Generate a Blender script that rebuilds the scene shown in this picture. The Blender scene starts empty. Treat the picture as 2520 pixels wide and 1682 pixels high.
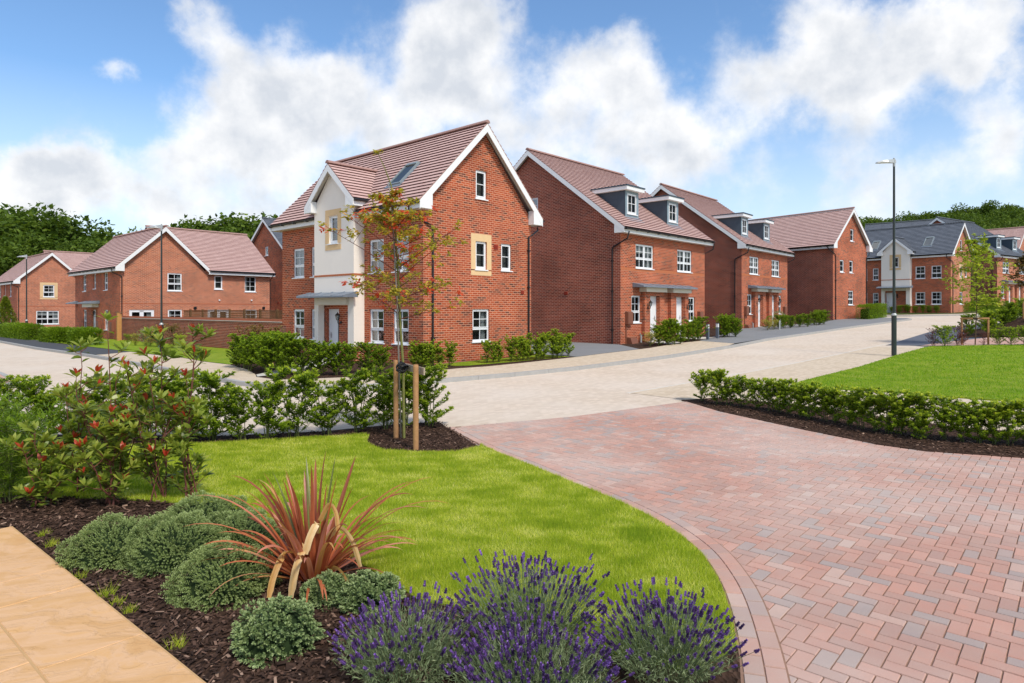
import bpy, bmesh, math, random
import numpy as np
from mathutils import Vector, Matrix
from mathutils.geometry import tessellate_polygon
random.seed(7)
RNG = np.random.default_rng(11)
S = bpy.context.scene
COL = bpy.data.collections.new("estate"); S.collection.children.link(COL)
EYE = 1.95

def g(x, y):
    s = min(.67*x + .742*y, 115.0); p = min(-.742*x + .67*y, 160.0)
    z = .028*4*math.log1p(math.exp((s-17)/4.)) if s < 300 else 0
    z -= .0045*4*math.log1p(math.exp((p-18)/4.))
    return z

# ------------------------------------------------------------------ nodes / materials
def nt_new(name):
    m = bpy.data.materials.new(name); m.use_nodes = True
    nt = m.node_tree; nt.nodes.clear()
    out = nt.nodes.new('ShaderNodeOutputMaterial')
    return m, nt, out
class NT:
    def __init__(s, nt): s.nt = nt
    def n(s, t, **kw):
        nd = s.nt.nodes.new(t)
        for k, v in kw.items():
            if k == 'inp':
                for a, b in v.items():
                    sock = nd.inputs[a]
                    if isinstance(b, bpy.types.NodeSocket): s.nt.links.new(b, sock)
                    else: sock.default_value = b
            else: setattr(nd, k, v)
        return nd
    def math(s, op, a, b=0.0, clamp=False):
        nd = s.nt.nodes.new('ShaderNodeMath'); nd.operation = op; nd.use_clamp = clamp
        for i, v in enumerate((a, b)):
            if isinstance(v, bpy.types.NodeSocket): s.nt.links.new(v, nd.inputs[i])
            else: nd.inputs[i].default_value = v
        return nd.outputs[0]
    def mix(s, f, a, b, bt='MIX'):
        nd = s.nt.nodes.new('ShaderNodeMix'); nd.data_type = 'RGBA'; nd.blend_type = bt
        for i, v in ((0, f), (6, a), (7, b)):
            if isinstance(v, bpy.types.NodeSocket): s.nt.links.new(v, nd.inputs[i])
            else: nd.inputs[i].default_value = v if i == 0 else (tuple(v)+(1,))[:4]
        return nd.outputs[2]
    def ramp(s, f, stops, interp='LINEAR'):
        nd = s.nt.nodes.new('ShaderNodeValToRGB'); nd.color_ramp.interpolation = interp
        e = nd.color_ramp.elements
        while len(e) < len(stops): e.new(.5)
        for i, (p, c) in enumerate(stops):
            e[i].position = p; e[i].color = tuple(c)+(1,) if len(c) == 3 else c
        s.nt.links.new(f, nd.inputs[0]); return nd.outputs[0]
    def noise(s, vec, scale, detail=3, rough=.55):
        nd = s.n('ShaderNodeTexNoise', inp={'Scale': scale, 'Detail': detail, 'Roughness': rough})
        if vec is not None: s.nt.links.new(vec, nd.inputs['Vector'])
        return nd.outputs['Fac']
    def pos(s): return s.n('ShaderNodeNewGeometry').outputs['Position']
    def obj(s): return s.n('ShaderNodeTexCoord').outputs['Object']
    def uv(s): return s.n('ShaderNodeTexCoord').outputs['UV']
    def scale(s, v, sc, rot=(0, 0, 0)):
        return s.n('ShaderNodeMapping', inp={'Vector': v, 'Scale': sc, 'Rotation': rot}).outputs[0]
    def bump(s, h, dist=.01, st=.6):
        return s.n('ShaderNodeBump', inp={'Height': h, 'Distance': dist, 'Strength': st}).outputs[0]
    def pr(s, out, col, rough=.8, normal=None, spec=.3, **kw):
        b = s.n('ShaderNodeBsdfPrincipled')
        def st(k, v):
            if isinstance(v, bpy.types.NodeSocket): s.nt.links.new(v, b.inputs[k])
            elif k == 'Base Color': b.inputs[k].default_value = (tuple(v)+(1,))[:4]
            else: b.inputs[k].default_value = v
        st('Base Color', col); st('Roughness', rough); st('Specular IOR Level', spec)
        if normal is not None: st('Normal', normal)
        for k, v in kw.items(): st(k, v)
        s.nt.links.new(b.outputs[0], out.inputs[0]); return b

M = {}
def simple(name, col, rough=.6, spec=.3, var=.12, sc=6., metallic=0, bump=0):
    m, nt, out = nt_new(name); t = NT(nt)
    v = t.pos(); f = t.noise(v, sc, 4)
    c = t.mix(f, tuple(x*(1-var) for x in col), tuple(min(1, x*(1+var)) for x in col))
    nrm = t.bump(t.noise(v, sc*8, 3), bump, .5) if bump else None
    t.pr(out, c, rough, nrm, spec, Metallic=metallic); M[name] = m; return m

def brick_mat(name, stops, mortar, bw=.225, rh=.075, ms=.0105, stain=.3):
    m, nt, out = nt_new(name); t = NT(nt)
    uv = t.uv()
    br = t.n('ShaderNodeTexBrick', inp={'Vector': uv, 'Color1': (0, 0, 0, 1), 'Color2': (1, 1, 1, 1), 'Mortar': (.5, .5, .5, 1), 'Scale': 1.0,
             'Mortar Size': ms, 'Mortar Smooth': .12, 'Bias': 0.0, 'Brick Width': bw, 'Row Height': rh})
    c = t.ramp(br.outputs['Color'], stops)
    nz = t.noise(uv, 60, 3)
    c = t.mix(t.math('MULTIPLY', nz, .35), c, (c_avg(stops)), 'MIX')
    mm = t.mix(t.noise(uv, 9, 2), tuple(x*.85 for x in mortar), mortar)
    c = t.mix(br.outputs['Fac'], c, mm)
    big = t.noise(t.scale(uv, (.35, .55, 1)), 1.6, 5, .6)
    dk = t.ramp(big, [(.3, (1-stain,)*3), (.7, (1+stain*.35,)*3)])
    c = t.mix(1.0, c, dk, 'MULTIPLY')
    h = t.math('SUBTRACT', 1.0, br.outputs['Fac'])
    h = t.math('ADD', h, t.math('MULTIPLY', nz, .25))
    t.pr(out, c, .88, t.bump(h, .008, .55), .2); M[name] = m
def c_avg(st):
    return tuple(sum(s[1][i] for s in st)/len(st) for i in range(3))

brick_mat('brick_red', [(0, (.10, .048, .035)), (.14, (.165, .055, .034)), (.3, (.34, .064, .025)), (.65, (.43, .080, .029)), (1, (.51, .115, .040))], (.69, .33, .21))
brick_mat('brick_orange', [(0, (.24, .085, .05)), (.2, (.40, .105, .044)), (.6, (.50, .125, .05)), (1, (.58, .18, .075))], (.70, .42, .30), stain=.22)
brick_mat('brick_dark_shaded', [(0, (.14, .036, .026)), (.4, (.26, .050, .028)), (1, (.36, .075, .038))], (.64, .34, .24))  # dark brick; on house sides it paints in their shade
simple('brick_band', (.47, .155, .07), .85, .2, .2, 20)
simple('brick_soldier', (.42, .13, .07), .85, .2, .25, 14)

def tile_mat(name, a, b, dark):
    m, nt, out = nt_new(name); t = NT(nt); uv = t.uv()
    br = t.n('ShaderNodeTexBrick', inp={'Vector': uv, 'Color1': (0, 0, 0, 1), 'Color2': (1, 1, 1, 1), 'Mortar': (.5, .5, .5, 1), 'Scale': 1.0,
             'Mortar Size': .006, 'Mortar Smooth': .3, 'Brick Width': .33, 'Row Height': .3})
    c = t.mix(br.outputs['Color'], a, b)
    c = t.mix(t.math('MULTIPLY', br.outputs['Fac'], .35), c, dark)
    c = t.mix(t.math('MULTIPLY', t.noise(uv, 2.2, 5), .35), c, tuple(x*.78 for x in b))
    c = t.mix(t.math('MULTIPLY', t.noise(uv, 90, 2), .3), c, tuple(min(1, x*1.25) for x in b))
    t.pr(out, c, .78, t.bump(t.noise(uv, 60, 3), .004, .4), .25); M[name] = m
tile_mat('tile_pink', (.50, .315, .28), (.60, .40, .355), (.24, .12, .105))
tile_mat('tile_grey', (.11, .125, .15), (.155, .17, .20), (.04, .045, .05))
simple('tile_lip_pink', (.11, .045, .04), .9, .1, .1)  # near-black lips: shadow line between tile courses put into the colour
simple('tile_lip_grey', (.035, .038, .045), .9, .1, .1)  # same painted shadow line for the grey tiles
simple('ridge_pink', (.36, .22, .19), .85, .2, .2, 9)
simple('ridge_grey', (.10, .11, .125), .8, .2, .2, 9)
simple('white_upvc', (.82, .83, .84), .3, .45, .02, 3)
simple('white_board', (.80, .80, .79), .4, .4, .03, 2)
simple('soffit', (.62, .57, .5), .6, .3, .05, 2)
simple('render_cream', (.86, .79, .70), .85, .2, .05, 1.5, bump=.002)
simple('lintel_cream', (.72, .66, .54), .7, .2, .05, 2)
simple('stone_buff', (.72, .50, .27), .8, .2, .08, 5, bump=.001)
simple('lead_sheet', (.17, .20, .24), .45, .5, .35, 7)
simple('dormer_lead', (.045, .068, .092), .55, .4, .1, 3)
simple('dormer_front', (.22, .29, .33), .5, .4, .1, 3)
simple('black_plastic', (.012, .012, .013), .35, .5, .05)
simple('black_iron', (.012, .012, .012), .4, .5, .1)
simple('meter_brown', (.22, .085, .05), .5, .3, .06)
simple('vent_terracotta', (.33, .04, .02), .6, .3, .1)
simple('blind_grey', (.13, .125, .11), .9, .1, .08, 2)
simple('blind_slate', (.10, .10, .088), .9, .1, .08, 2)
simple('blind_dark', (.05, .045, .042), .9, .1, .4, 3)  # unlit room behind the glass, painted as a dark board
simple('curtain_white', (.5, .5, .49), .9, .1, .25, 8)
simple('skylight_frame', (.30, .34, .34), .4, .5, .05, metallic=.3)
simple('letterplate', (.55, .55, .56), .3, .5, .05, metallic=.8)
simple('pole_green', (.022, .03, .028), .45, .5, .15, 10)
simple('galvanised', (.42, .43, .42), .45, .5, .1, 5, metallic=.4)
simple('timber_orange', (.50, .25, .085), .75, .2, .2, 12)
simple('timber_dark', (.20, .105, .045), .8, .2, .3, 12)
simple('stake_wood', (.42, .22, .10), .8, .2, .3, 14, bump=.002)
simple('board_wood', (.42, .33, .25), .85, .2, .2, 14)
simple('rubber', (.012, .012, .013), .6, .4, .1)
simple('cane_grey', (.26, .23, .20), .85, .2, .2, 20)
simple('bark_green', (.17, .17, .05), .85, .2, .45, 22, bump=.003)
simple('bark_brown', (.11, .075, .05), .9, .1, .35, 20, bump=.003)
simple('stem_red', (.16, .055, .04), .7, .3, .3, 20)
simple('stem_green', (.10, .12, .035), .8, .2, .3, 20)
simple('bollard_grey', (.10, .12, .15), .4, .5, .08)
simple('concrete_kerb', (.37, .36, .34), .85, .2, .16, 5, bump=.001)
simple('concrete_slab', (.56, .53, .47), .85, .2, .1, 3)
simple('edging_pale', (.62, .56, .48), .9, .1, .12, 4)
simple('pot_white', (.72, .72, .70), .5, .3, .05)

def glass_mat():
    m, nt, out = nt_new('glass_pane'); t = NT(nt)
    fr = t.n('ShaderNodeFresnel', inp={'IOR': 1.55})
    gl = t.n('ShaderNodeBsdfGlossy', inp={'Color': (.95, .97, 1, 1), 'Roughness': .015})
    tr = t.n('ShaderNodeBsdfTransparent', inp={'Color': (.62, .66, .66, 1)})
    f = t.math('MULTIPLY', fr.outputs[0], .22, True)
    mx = t.n('ShaderNodeMixShader', inp={0: f, 1: tr.outputs[0], 2: gl.outputs[0]})
    nt.links.new(mx.outputs[0], out.inputs[0]); M['glass'] = m
glass_mat()

def tarmac(name, a, b):
    m, nt, out = nt_new(name); t = NT(nt); v = t.pos()
    c = t.mix(t.noise(v, 120, 2), a, b)
    c = t.mix(t.math('MULTIPLY', t.noise(v, .6, 4), .5), c, tuple(x*1.3 for x in b))
    t.pr(out, c, .9, t.bump(t.noise(v, 150, 2), .004, .6), .2); M[name] = m
tarmac('tarmac_grey', (.16, .165, .17), (.24, .24, .24))
tarmac('tarmac_dark', (.045, .047, .052), (.085, .087, .092))
tarmac('tarmac_blue', (.085, .095, .12), (.125, .135, .16))

def paving(name, cols, mortar, rot, bw=.2, rh=.1, ms=.006, streak=.25, weather=(.66, .62, .56), jf=.45):
    m, nt, out = nt_new(name); t = NT(nt); v = t.scale(t.pos(), (1, 1, 0), (0, 0, rot))
    br = t.n('ShaderNodeTexBrick', inp={'Vector': v, 'Color1': (0, 0, 0, 1), 'Color2': (1, 1, 1, 1), 'Mortar': (.5,)*3+(1,), 'Scale': 1.0,
             'Mortar Size': ms, 'Mortar Smooth': .2, 'Brick Width': bw, 'Row Height': rh})
    c = t.ramp(br.outputs['Color'], cols)
    c = t.mix(t.math('MULTIPLY', br.outputs['Fac'], jf), c, mortar)
    w = t.ramp(t.noise(t.scale(t.pos(), (.25, .25, 0), (0, 0, rot)), 1.3, 6, .62), [(.38, (0, 0, 0)), (.68, (1, 1, 1))])
    c = t.mix(t.math('MULTIPLY', w, streak), c, weather)
    c = t.mix(t.math('MULTIPLY', t.noise(v, 45, 3), .25), c, cols[0][1])
    h = t.math('SUBTRACT', 1.0, br.outputs['Fac'])
    t.pr(out, c, .9, t.bump(h, .004, .5), .15); M[name] = m
TH = math.radians(47.95)
paving('road_paving', [(0, (.57, .46, .355)), (.5, (.63, .52, .405)), (1, (.69, .57, .455))], (.46, .36, .27), -TH, streak=.5, weather=(.71, .63, .545))
paving('pave_tan', [(0, (.53, .42, .30)), (.5, (.60, .49, .36)), (1, (.66, .54, .41))], (.37, .28, .18), -TH, streak=.3, weather=(.62, .53, .41))
paving('pave_pink', [(0, (.50, .27, .21)), (1, (.58, .38, .31))], (.4, .25, .2), -TH)

def block_mat():
    m, nt, out = nt_new('clay_blocks'); t = NT(nt)
    a = t.n('ShaderNodeAttribute', attribute_name='tint').outputs['Fac']; v = t.pos()
    c = t.ramp(a, [(0, (.35, .295, .275)), (.13, (.41, .30, .265)), (.2, (.42, .25, .205)), (.42, (.47, .26, .20)), (.6, (.50, .25, .19)), (.78, (.54, .275, .205)), (.9, (.58, .29, .215)), (1, (.56, .41, .34))])
    c = t.mix(t.math('MULTIPLY', t.noise(v, 16, 5, .7), .5), c, (.46, .31, .25))
    c = t.mix(t.math('MULTIPLY', t.ramp(t.noise(v, 3.1, 5, .7), [(.45, (0, 0, 0)), (.7, (1, 1, 1))]), .35), c, (.40, .31, .26))
    w = t.ramp(t.noise(v, .35, 5, .6), [(.42, (0, 0, 0)), (.62, (1, 1, 1))])
    c = t.mix(t.math('MULTIPLY', w, .5), c, (.62, .50, .43))
    sp = t.ramp(t.noise(v, 240, 2), [(.62, (0, 0, 0)), (.72, (1, 1, 1))])
    c = t.mix(t.math('MULTIPLY', sp, .25), c, (.66, .55, .48))
    t.pr(out, c, .85, t.bump(t.noise(v, 150, 4, .7), .004, .9), .2); M['clay_blocks'] = m
block_mat()
simple('joint_sand', (.28, .17, .12), .95, .1, .25, 30)

def leaf_mat(name, stops, trans=.28, rough=.5, spec=.3):
    m, nt, out = nt_new(name); t = NT(nt)
    a = t.n('ShaderNodeAttribute', attribute_name='tint').outputs['Fac']
    c = t.ramp(a, stops)
    c = t.mix(t.math('MULTIPLY', t.noise(t.obj(), 14, 2), .3), c, c_avg(stops))
    b = t.pr(out, c, rough, None, spec)
    tr = t.n('ShaderNodeBsdfTranslucent'); nt.links.new(t.mix(1, c, (1.5, 1.5, .9), 'MULTIPLY'), tr.inputs[0])
    mx = t.n('ShaderNodeMixShader', inp={0: trans, 1: b.outputs[0], 2: tr.outputs[0]})
    nt.links.new(mx.outputs[0], out.inputs[0]); M[name] = m
leaf_mat('leaf_laurel', [(0, (.06, .11, .010)), (.35, (.15, .25, .017)), (.7, (.33, .43, .03)), (1, (.64, .66, .08))], .45, .42, .25)
leaf_mat('leaf_privet', [(0, (.06, .115, .006)), (.5, (.15, .25, .012)), (.85, (.28, .39, .02)), (1, (.45, .52, .04))], .4)
leaf_mat('leaf_photinia', [(0, (.06, .12, .02)), (.4, (.15, .25, .03)), (.7, (.32, .40, .06)), (.80, (.40, .45, .08)), (.82, (.48, .05, .03)), (1, (.70, .05, .045))], .42, .35, .4)
leaf_mat('leaf_tree', [(0, (.18, .22, .025)), (.4, (.34, .36, .035)), (.66, (.56, .44, .05)), (.80, (.66, .32, .06)), (.86, (.62, .09, .045)), (1, (.75, .08, .06))], .45)
leaf_mat('leaf_lime', [(0, (.16, .22, .02)), (.5, (.34, .42, .03)), (1, (.56, .60, .07))], .45)
leaf_mat('leaf_bronze', [(0, (.08, .06, .02)), (.5, (.17, .12, .035)), (1, (.30, .19, .06))], .35)
leaf_mat('leaf_purple', [(0, (.05, .018, .02)), (.6, (.11, .035, .035)), (1, (.19, .07, .06))])
leaf_mat('leaf_hebe', [(0, (.10, .145, .035)), (.5, (.26, .34, .10)), (1, (.52, .60, .28))], .2, .5)
leaf_mat('leaf_lavender', [(0, (.11, .15, .06)), (.5, (.22, .28, .13)), (1, (.42, .46, .28))], .2, .7, .15)
leaf_mat('flower_lavender', [(0, (.05, .03, .08)), (.4, (.12, .062, .20)), (.75, (.21, .11, .38)), (1, (.40, .22, .72))], .15, .85, .08)
leaf_mat('leaf_yellow', [(0, (.16, .18, .03)), (.5, (.36, .34, .05)), (1, (.58, .50, .09))], .3)
leaf_mat('leaf_forest', [(0, (.035, .065, .010)), (.5, (.085, .14, .018)), (1, (.19, .26, .035))], .3, .6, .15)
leaf_mat('leaf_conifer', [(0, (.08, .12, .012)), (.5, (.19, .25, .02)), (1, (.34, .38, .04))], .2, .6, .2)
leaf_mat('grass_blade', [(0, (.20, .31, .012)), (.4, (.41, .50, .025)), (.72, (.62, .63, .07)), (1, (.86, .80, .33))], .5, .5, .15)
leaf_mat('grass_deep', [(0, (.11, .25, .006)), (.4, (.20, .36, .010)), (.75, (.33, .46, .02)), (1, (.50, .55, .10))], .45, .5, .15)
leaf_mat('strap_leaf', [(0, (.10, .16, .035)), (.12, (.15, .21, .05)), (.15, (.20, .04, .02)), (.35, (.36, .075, .035)), (.58, (.58, .16, .06)), (.75, (.66, .26, .20)), (.86, (.66, .36, .09)), (1, (.78, .62, .34))], .25, .4, .45)

def lawn_mat():
    m, nt, out = nt_new('lawn_turf'); t = NT(nt); v = t.pos()
    a = t.noise(v, 1.1, 5, .65)
    c = t.ramp(a, [(.25, (.18, .30, .009)), (.45, (.31, .43, .016)), (.58, (.46, .52, .04)), (.78, (.58, .56, .12))])
    f = t.noise(t.scale(v, (1, 1, .3)), 70, 3, .7)
    c = t.mix(f, tuple([.10, .18, .006]), c)
    c = t.mix(t.math('MULTIPLY', t.noise(t.scale(v, (1, .4, 1)), 160, 2), .4), c, (.22, .32, .03))
    t.pr(out, c, .8, t.bump(t.noise(v, 110, 4, .7), .03, .9), .15); M['lawn_turf'] = m
lawn_mat()
def mulch_mat():
    m, nt, out = nt_new('bark_mulch'); t = NT(nt); v = t.pos()
    w = t.n('ShaderNodeTexVoronoi', inp={'Vector': t.scale(v, (1, .45, 1), (0, 0, .6)), 'Scale': 45.})
    c = t.ramp(w.outputs['Color'], [(0, (.02, .011, .007)), (.5, (.06, .033, .022)), (1, (.17, .10, .07))])
    c = t.mix(t.math('MULTIPLY', t.noise(v, 5, 4), .6), c, (.03, .018, .012))
    t.pr(out, c, .95, t.bump(w.outputs['Distance'], .02, .9), .1); M['bark_mulch'] = m
mulch_mat()
leaf_mat('bark_chip', [(0, (.016, .009, .007)), (.5, (.06, .032, .022)), (.85, (.15, .085, .06)), (1, (.42, .28, .2))], 0, .9, .1)
def patio_mat():
    m, nt, out = nt_new('sandstone'); t = NT(nt); v = t.pos()
    w = t.noise(v, 1.6, 3)
    d = t.n('ShaderNodeVectorMath', operation='ADD', inp={0: t.scale(v, (1.3, 3.2, 1), (0, 0, .45)), 1: t.n('ShaderNodeCombineXYZ', inp={0: w, 1: t.math('MULTIPLY', w, 3.), 2: 0.0}).outputs[0]}).outputs[0]
    n1 = t.noise(d, 1.5, 6, .62)
    c = t.ramp(n1, [(.22, (.56, .30, .12)), (.42, (.62, .36, .16)), (.55, (.68, .42, .23)), (.7, (.66, .37, .14)), (.85, (.72, .48, .30))])
    c = t.mix(t.ramp(t.noise(v, 1.2, 4), [(.55, (0, 0, 0)), (.75, (.6, .6, .6))]), c, (.66, .36, .08))
    hh = t.ramp(t.noise(d, 2.2, 8, .7), [(.3, (0, 0, 0)), (.48, (.5,)*3), (.5, (.8,)*3), (.7, (1,)*3)])
    t.pr(out, c, .75, t.bump(hh, .004, .8), .25); M['sandstone'] = m
patio_mat()
simple('mortar_light', (.52, .33, .16), .9, .1, .15, 10)
simple('soil_green', (.06, .075, .02), .95, .1, .5, 1.2)

# ------------------------------------------------------------------ object helpers
def link(o, parent=None):
    COL.objects.link(o)
    if parent is not None: o.parent = parent
    return o
def mesh_obj(name, me, mats, parent=None):
    for m in (mats if isinstance(mats, (list, tuple)) else [mats]):
        if m is not None: me.materials.append(M[m] if isinstance(m, str) else m)
    return link(bpy.data.objects.new(name, me), parent)
def empty(name, loc=(0, 0, 0), rz=0, label=None, cat=None, group=None):
    o = bpy.data.objects.new(name, None); o.empty_display_size = .3
    o.location = loc; o.rotation_euler = (0, 0, rz); link(o); tag(o, label, cat, group); return o
def tag(o, label=None, cat=None, group=None, kind=None):
    if label: o['label'] = label
    if cat: o['category'] = cat
    if group: o['group'] = group
    if kind: o['kind'] = kind
    return o

class MB:
    """collects faces (with material slot and uv) into one mesh"""
    def __init__(s): s.v = []; s.f = []; s.m = []; s.uv = []
    def face(s, pts, mat=0, uv=None):
        b = len(s.v); s.v += [tuple(p) for p in pts]; s.f.append(tuple(range(b, b+len(pts)))); s.m.append(mat)
        s.uv.append(uv if uv else [(p[0]+p[1], p[2]) for p in pts])
    def box(s, x0, x1, y0, y1, z0, z1, mat=0, f=None):
        P = [(x0, y0, z0), (x1, y0, z0), (x1, y1, z0), (x0, y1, z0), (x0, y0, z1), (x1, y0, z1), (x1, y1, z1), (x0, y1, z1)]
        if f: P = [f(*p) for p in P]
        for q in ((0, 3, 2, 1), (4, 5, 6, 7), (0, 1, 5, 4), (1, 2, 6, 5), (2, 3, 7, 6), (3, 0, 4, 7)):
            s.face([P[i] for i in q], mat)
    def prism(s, poly, fn, a, b, mat=0):
        """poly of 2D pts, fn(u,v,w)->3D, extruded w from a to b"""
        n = len(poly)
        s.face([fn(u, v, a) for u, v in poly], mat); s.face([fn(u, v, b) for u, v in reversed(poly)], mat)
        for i in range(n):
            (u0, v0), (u1, v1) = poly[i], poly[(i+1) % n]
            s.face([fn(u0, v0, b), fn(u1, v1, b), fn(u1, v1, a), fn(u0, v0, a)], mat)
    def tube(s, pts, r, n=8, mat=0, cap=True):
        pts = [Vector(p) for p in pts]; rs = r if isinstance(r, (list, tuple)) else [r]*len(pts)
        rings = []
        ref = Vector((0.13, .31, 1)).normalized()
        for i, p in enumerate(pts):
            d = (pts[min(i+1, len(pts)-1)] - pts[max(i-1, 0)]).normalized()
            a = d.cross(ref)
            if a.length < .05: a = d.cross(Vector((1, 0, 0)))
            a.normalize(); b = d.cross(a)
            rings.append([p + (a*math.cos(2*math.pi*k/n) + b*math.sin(2*math.pi*k/n))*rs[i] for k in range(n)])
        base = len(s.v)
        for rg in rings: s.v += [tuple(q) for q in rg]
        for i in range(len(rings)-1):
            for k in range(n):
                a0 = base+i*n+k; a1 = base+i*n+(k+1) % n
                s.f.append((a0, a1, a1+n, a0+n)); s.m.append(mat); s.uv.append([(0, 0)]*4)
        if cap:
            s.f.append(tuple(base+k for k in reversed(range(n)))); s.m.append(mat); s.uv.append([(0, 0)]*n)
            e = base+(len(rings)-1)*n
            s.f.append(tuple(e+k for k in range(n))); s.m.append(mat); s.uv.append([(0, 0)]*n)
    def mesh(s, name, smooth=False):
        me = bpy.data.meshes.new(name); me.from_pydata(s.v, [], s.f)
        ul = me.uv_layers.new(name='UVMap')
        flat = [c for u in s.uv for p in u for c in p]
        ul.data.foreach_set('uv', flat)
        me.polygons.foreach_set('material_index', s.m)
        me.polygons.foreach_set('use_smooth', [bool(smooth)]*len(s.f))
        me.update(); return me
    def build(s, name, mats, parent=None, smooth=False, recalc=True):
        me = s.mesh(name, smooth)
        if recalc:
            bm = bmesh.new(); bm.from_mesh(me)
            if smooth: bmesh.ops.remove_doubles(bm, verts=bm.verts, dist=1e-5)
            bmesh.ops.recalc_face_normals(bm, faces=bm.faces); bm.to_mesh(me); bm.free()
        return mesh_obj(name, me, mats, parent)

def np_mesh(name, V, quads=None, tris=None, tint=None, smooth=False):
    me = bpy.data.meshes.new(name)
    V = np.asarray(V, dtype=np.float32).reshape(-1, 3)
    me.vertices.add(len(V)); me.vertices.foreach_set('co', V.ravel())
    loops = []; starts = []; n = 0
    for A, k in ((quads, 4), (tris, 3)):
        if A is None or len(A) == 0: continue
        A = np.asarray(A, dtype=np.int32).reshape(-1, k)
        loops.append(A.ravel()); starts.append(np.arange(len(A), dtype=np.int32)*k + n); n += A.size
    loops = np.concatenate(loops); starts = np.concatenate(starts)
    me.loops.add(len(loops)); me.loops.foreach_set('vertex_index', loops)
    me.polygons.add(len(starts)); me.polygons.foreach_set('loop_start', starts)
    me.polygons.foreach_set('use_smooth', np.full(len(starts), bool(smooth)))
    if tint is not None:
        at = me.attributes.new('tint', 'FLOAT', 'POINT'); at.data.foreach_set('value', np.asarray(tint, dtype=np.float32))
    me.update(calc_edges=True); me.validate(); return me

def norm(a): return a/np.maximum(np.linalg.norm(a, axis=-1, keepdims=True), 1e-9)
class Leaves:
    def __init__(s): s.V = []; s.Q = []; s.T = []; s.t = []; s.n = 0
    def add(s, base, d, L, W, tint, droop=.15, simple=False, fold=.0, rng=RNG):
        base = np.asarray(base, float).reshape(-1, 3); k = len(base); d = norm(np.asarray(d, float).reshape(-1, 3))
        L = np.broadcast_to(np.asarray(L, float), (k,)); W = np.broadcast_to(np.asarray(W, float), (k,)); tint = np.broadcast_to(np.asarray(tint, float), (k,))
        up = norm(rng.normal(size=(k, 3))*.45 + np.array([0, 0, 1.]))
        side = norm(np.cross(d, up)); nn = np.cross(side, d)
        if simple:
            prof = [(0, 0), (.45, .5), (1, 0), (.45, -.5)]
        else:
            prof = [(0, 0), (.3, .42), (.65, .46), (1, 0), (.65, -.46), (.3, -.42)]
        m = len(prof); P = np.zeros((k, m, 3))
        for i, (a, w) in enumerate(prof):
            P[:, i] = base + d*(a*L)[:, None] + side*(w*W)[:, None] + nn*((fold*abs(w)*W) - droop*L*a*a)[:, None]
        b = s.n + np.arange(k)[:, None]*m
        if simple: s.Q.append(b + np.array([[0, 1, 2, 3]]))
        else:
            s.T.append(b + np.array([[0, 1, 5]])); s.Q.append(b + np.array([[1, 2, 4, 5]])); s.T.append(b + np.array([[2, 3, 4]]))
        s.V.append(P.reshape(-1, 3)); s.t.append(np.repeat(tint, m)); s.n += k*m
    def mesh(s, name):
        return np_mesh(name, np.concatenate(s.V), np.concatenate(s.Q) if s.Q else None, np.concatenate(s.T) if s.T else None, np.concatenate(s.t))

def rdir(n, zlo=-1, zhi=1, rng=RNG):
    z = rng.uniform(zlo, zhi, n); a = rng.uniform(0, 2*math.pi, n); r = np.sqrt(np.maximum(0, 1-z*z))
    return np.stack([r*np.cos(a), r*np.sin(a), z], 1)

# ------------------------------------------------------------------ ground sheets
def poly_mesh(name, poly, off, cell=2.0, hf=None, zf=None):
    bm = bmesh.new(); vs = [bm.verts.new((x, y, 0)) for x, y in poly]
    tri = tessellate_polygon([[Vector((x, y, 0)) for x, y in poly]])
    for t in tri:
        try: bm.faces.new([vs[i] for i in t])
        except ValueError: pass
    xs = [p[0] for p in poly]; ys = [p[1] for p in poly]
    for ax, lo, hi in ((0, min(xs), max(xs)), (1, min(ys), max(ys))):
        k = math.ceil(lo/cell)*cell
        while k < hi:
            co = (k, 0, 0) if ax == 0 else (0, k, 0); no = (1, 0, 0) if ax == 0 else (0, 1, 0)
            bmesh.ops.bisect_plane(bm, geom=bm.verts[:]+bm.edges[:]+bm.faces[:], plane_co=co, plane_no=no, dist=1e-4)
            k += cell
    for v in bm.verts: v.co.z = (zf or g)(v.co.x, v.co.y) + off + (hf(v.co.x, v.co.y) if hf else 0)
    bmesh.ops.recalc_face_normals(bm, faces=bm.faces)
    for f in bm.faces:
        if f.normal.z < 0: f.normal_flip()
    me = bpy.data.meshes.new(name); bm.to_mesh(me); bm.free(); return me
def sheet(name, poly, off, mat, cell=2.0, hf=None, kind='structure'):
    o = mesh_obj(name, poly_mesh(name, poly, off, cell, hf), mat); tag(o, kind=kind); return o
def skirt(poly, mb, top, bot):
    n = len(poly)
    for i in range(n):
        (x0, y0), (x1, y1) = poly[i], poly[(i+1) % n]
        mb.face([(x0, y0, g(x0, y0)+bot), (x1, y1, g(x1, y1)+bot), (x1, y1, g(x1, y1)+top), (x0, y0, g(x0, y0)+top)])
def inside(px, py, poly):
    r = np.zeros(len(px), bool); n = len(poly)
    for i in range(n):
        x0, y0 = poly[i]; x1, y1 = poly[(i+1) % n]
        c = ((y0 > py) != (y1 > py)) & (px < (x1-x0)*(py-y0)/((y1-y0) or 1e-9) + x0)
        r ^= c
    return r
def smoothline(pts, n=6):
    out = []
    P = [Vector(p) for p in pts]
    for i in range(len(P)-1):
        p0 = P[max(i-1, 0)]; p1 = P[i]; p2 = P[i+1]; p3 = P[min(i+2, len(P)-1)]
        for k in range(n):
            t = k/n
            out.append(tuple(.5*((2*p1) + (-p0+p2)*t + (2*p0-5*p1+4*p2-p3)*t*t + (-p0+3*p1-3*p2+p3)*t**3)))
    out.append(tuple(P[-1])); return out

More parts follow.
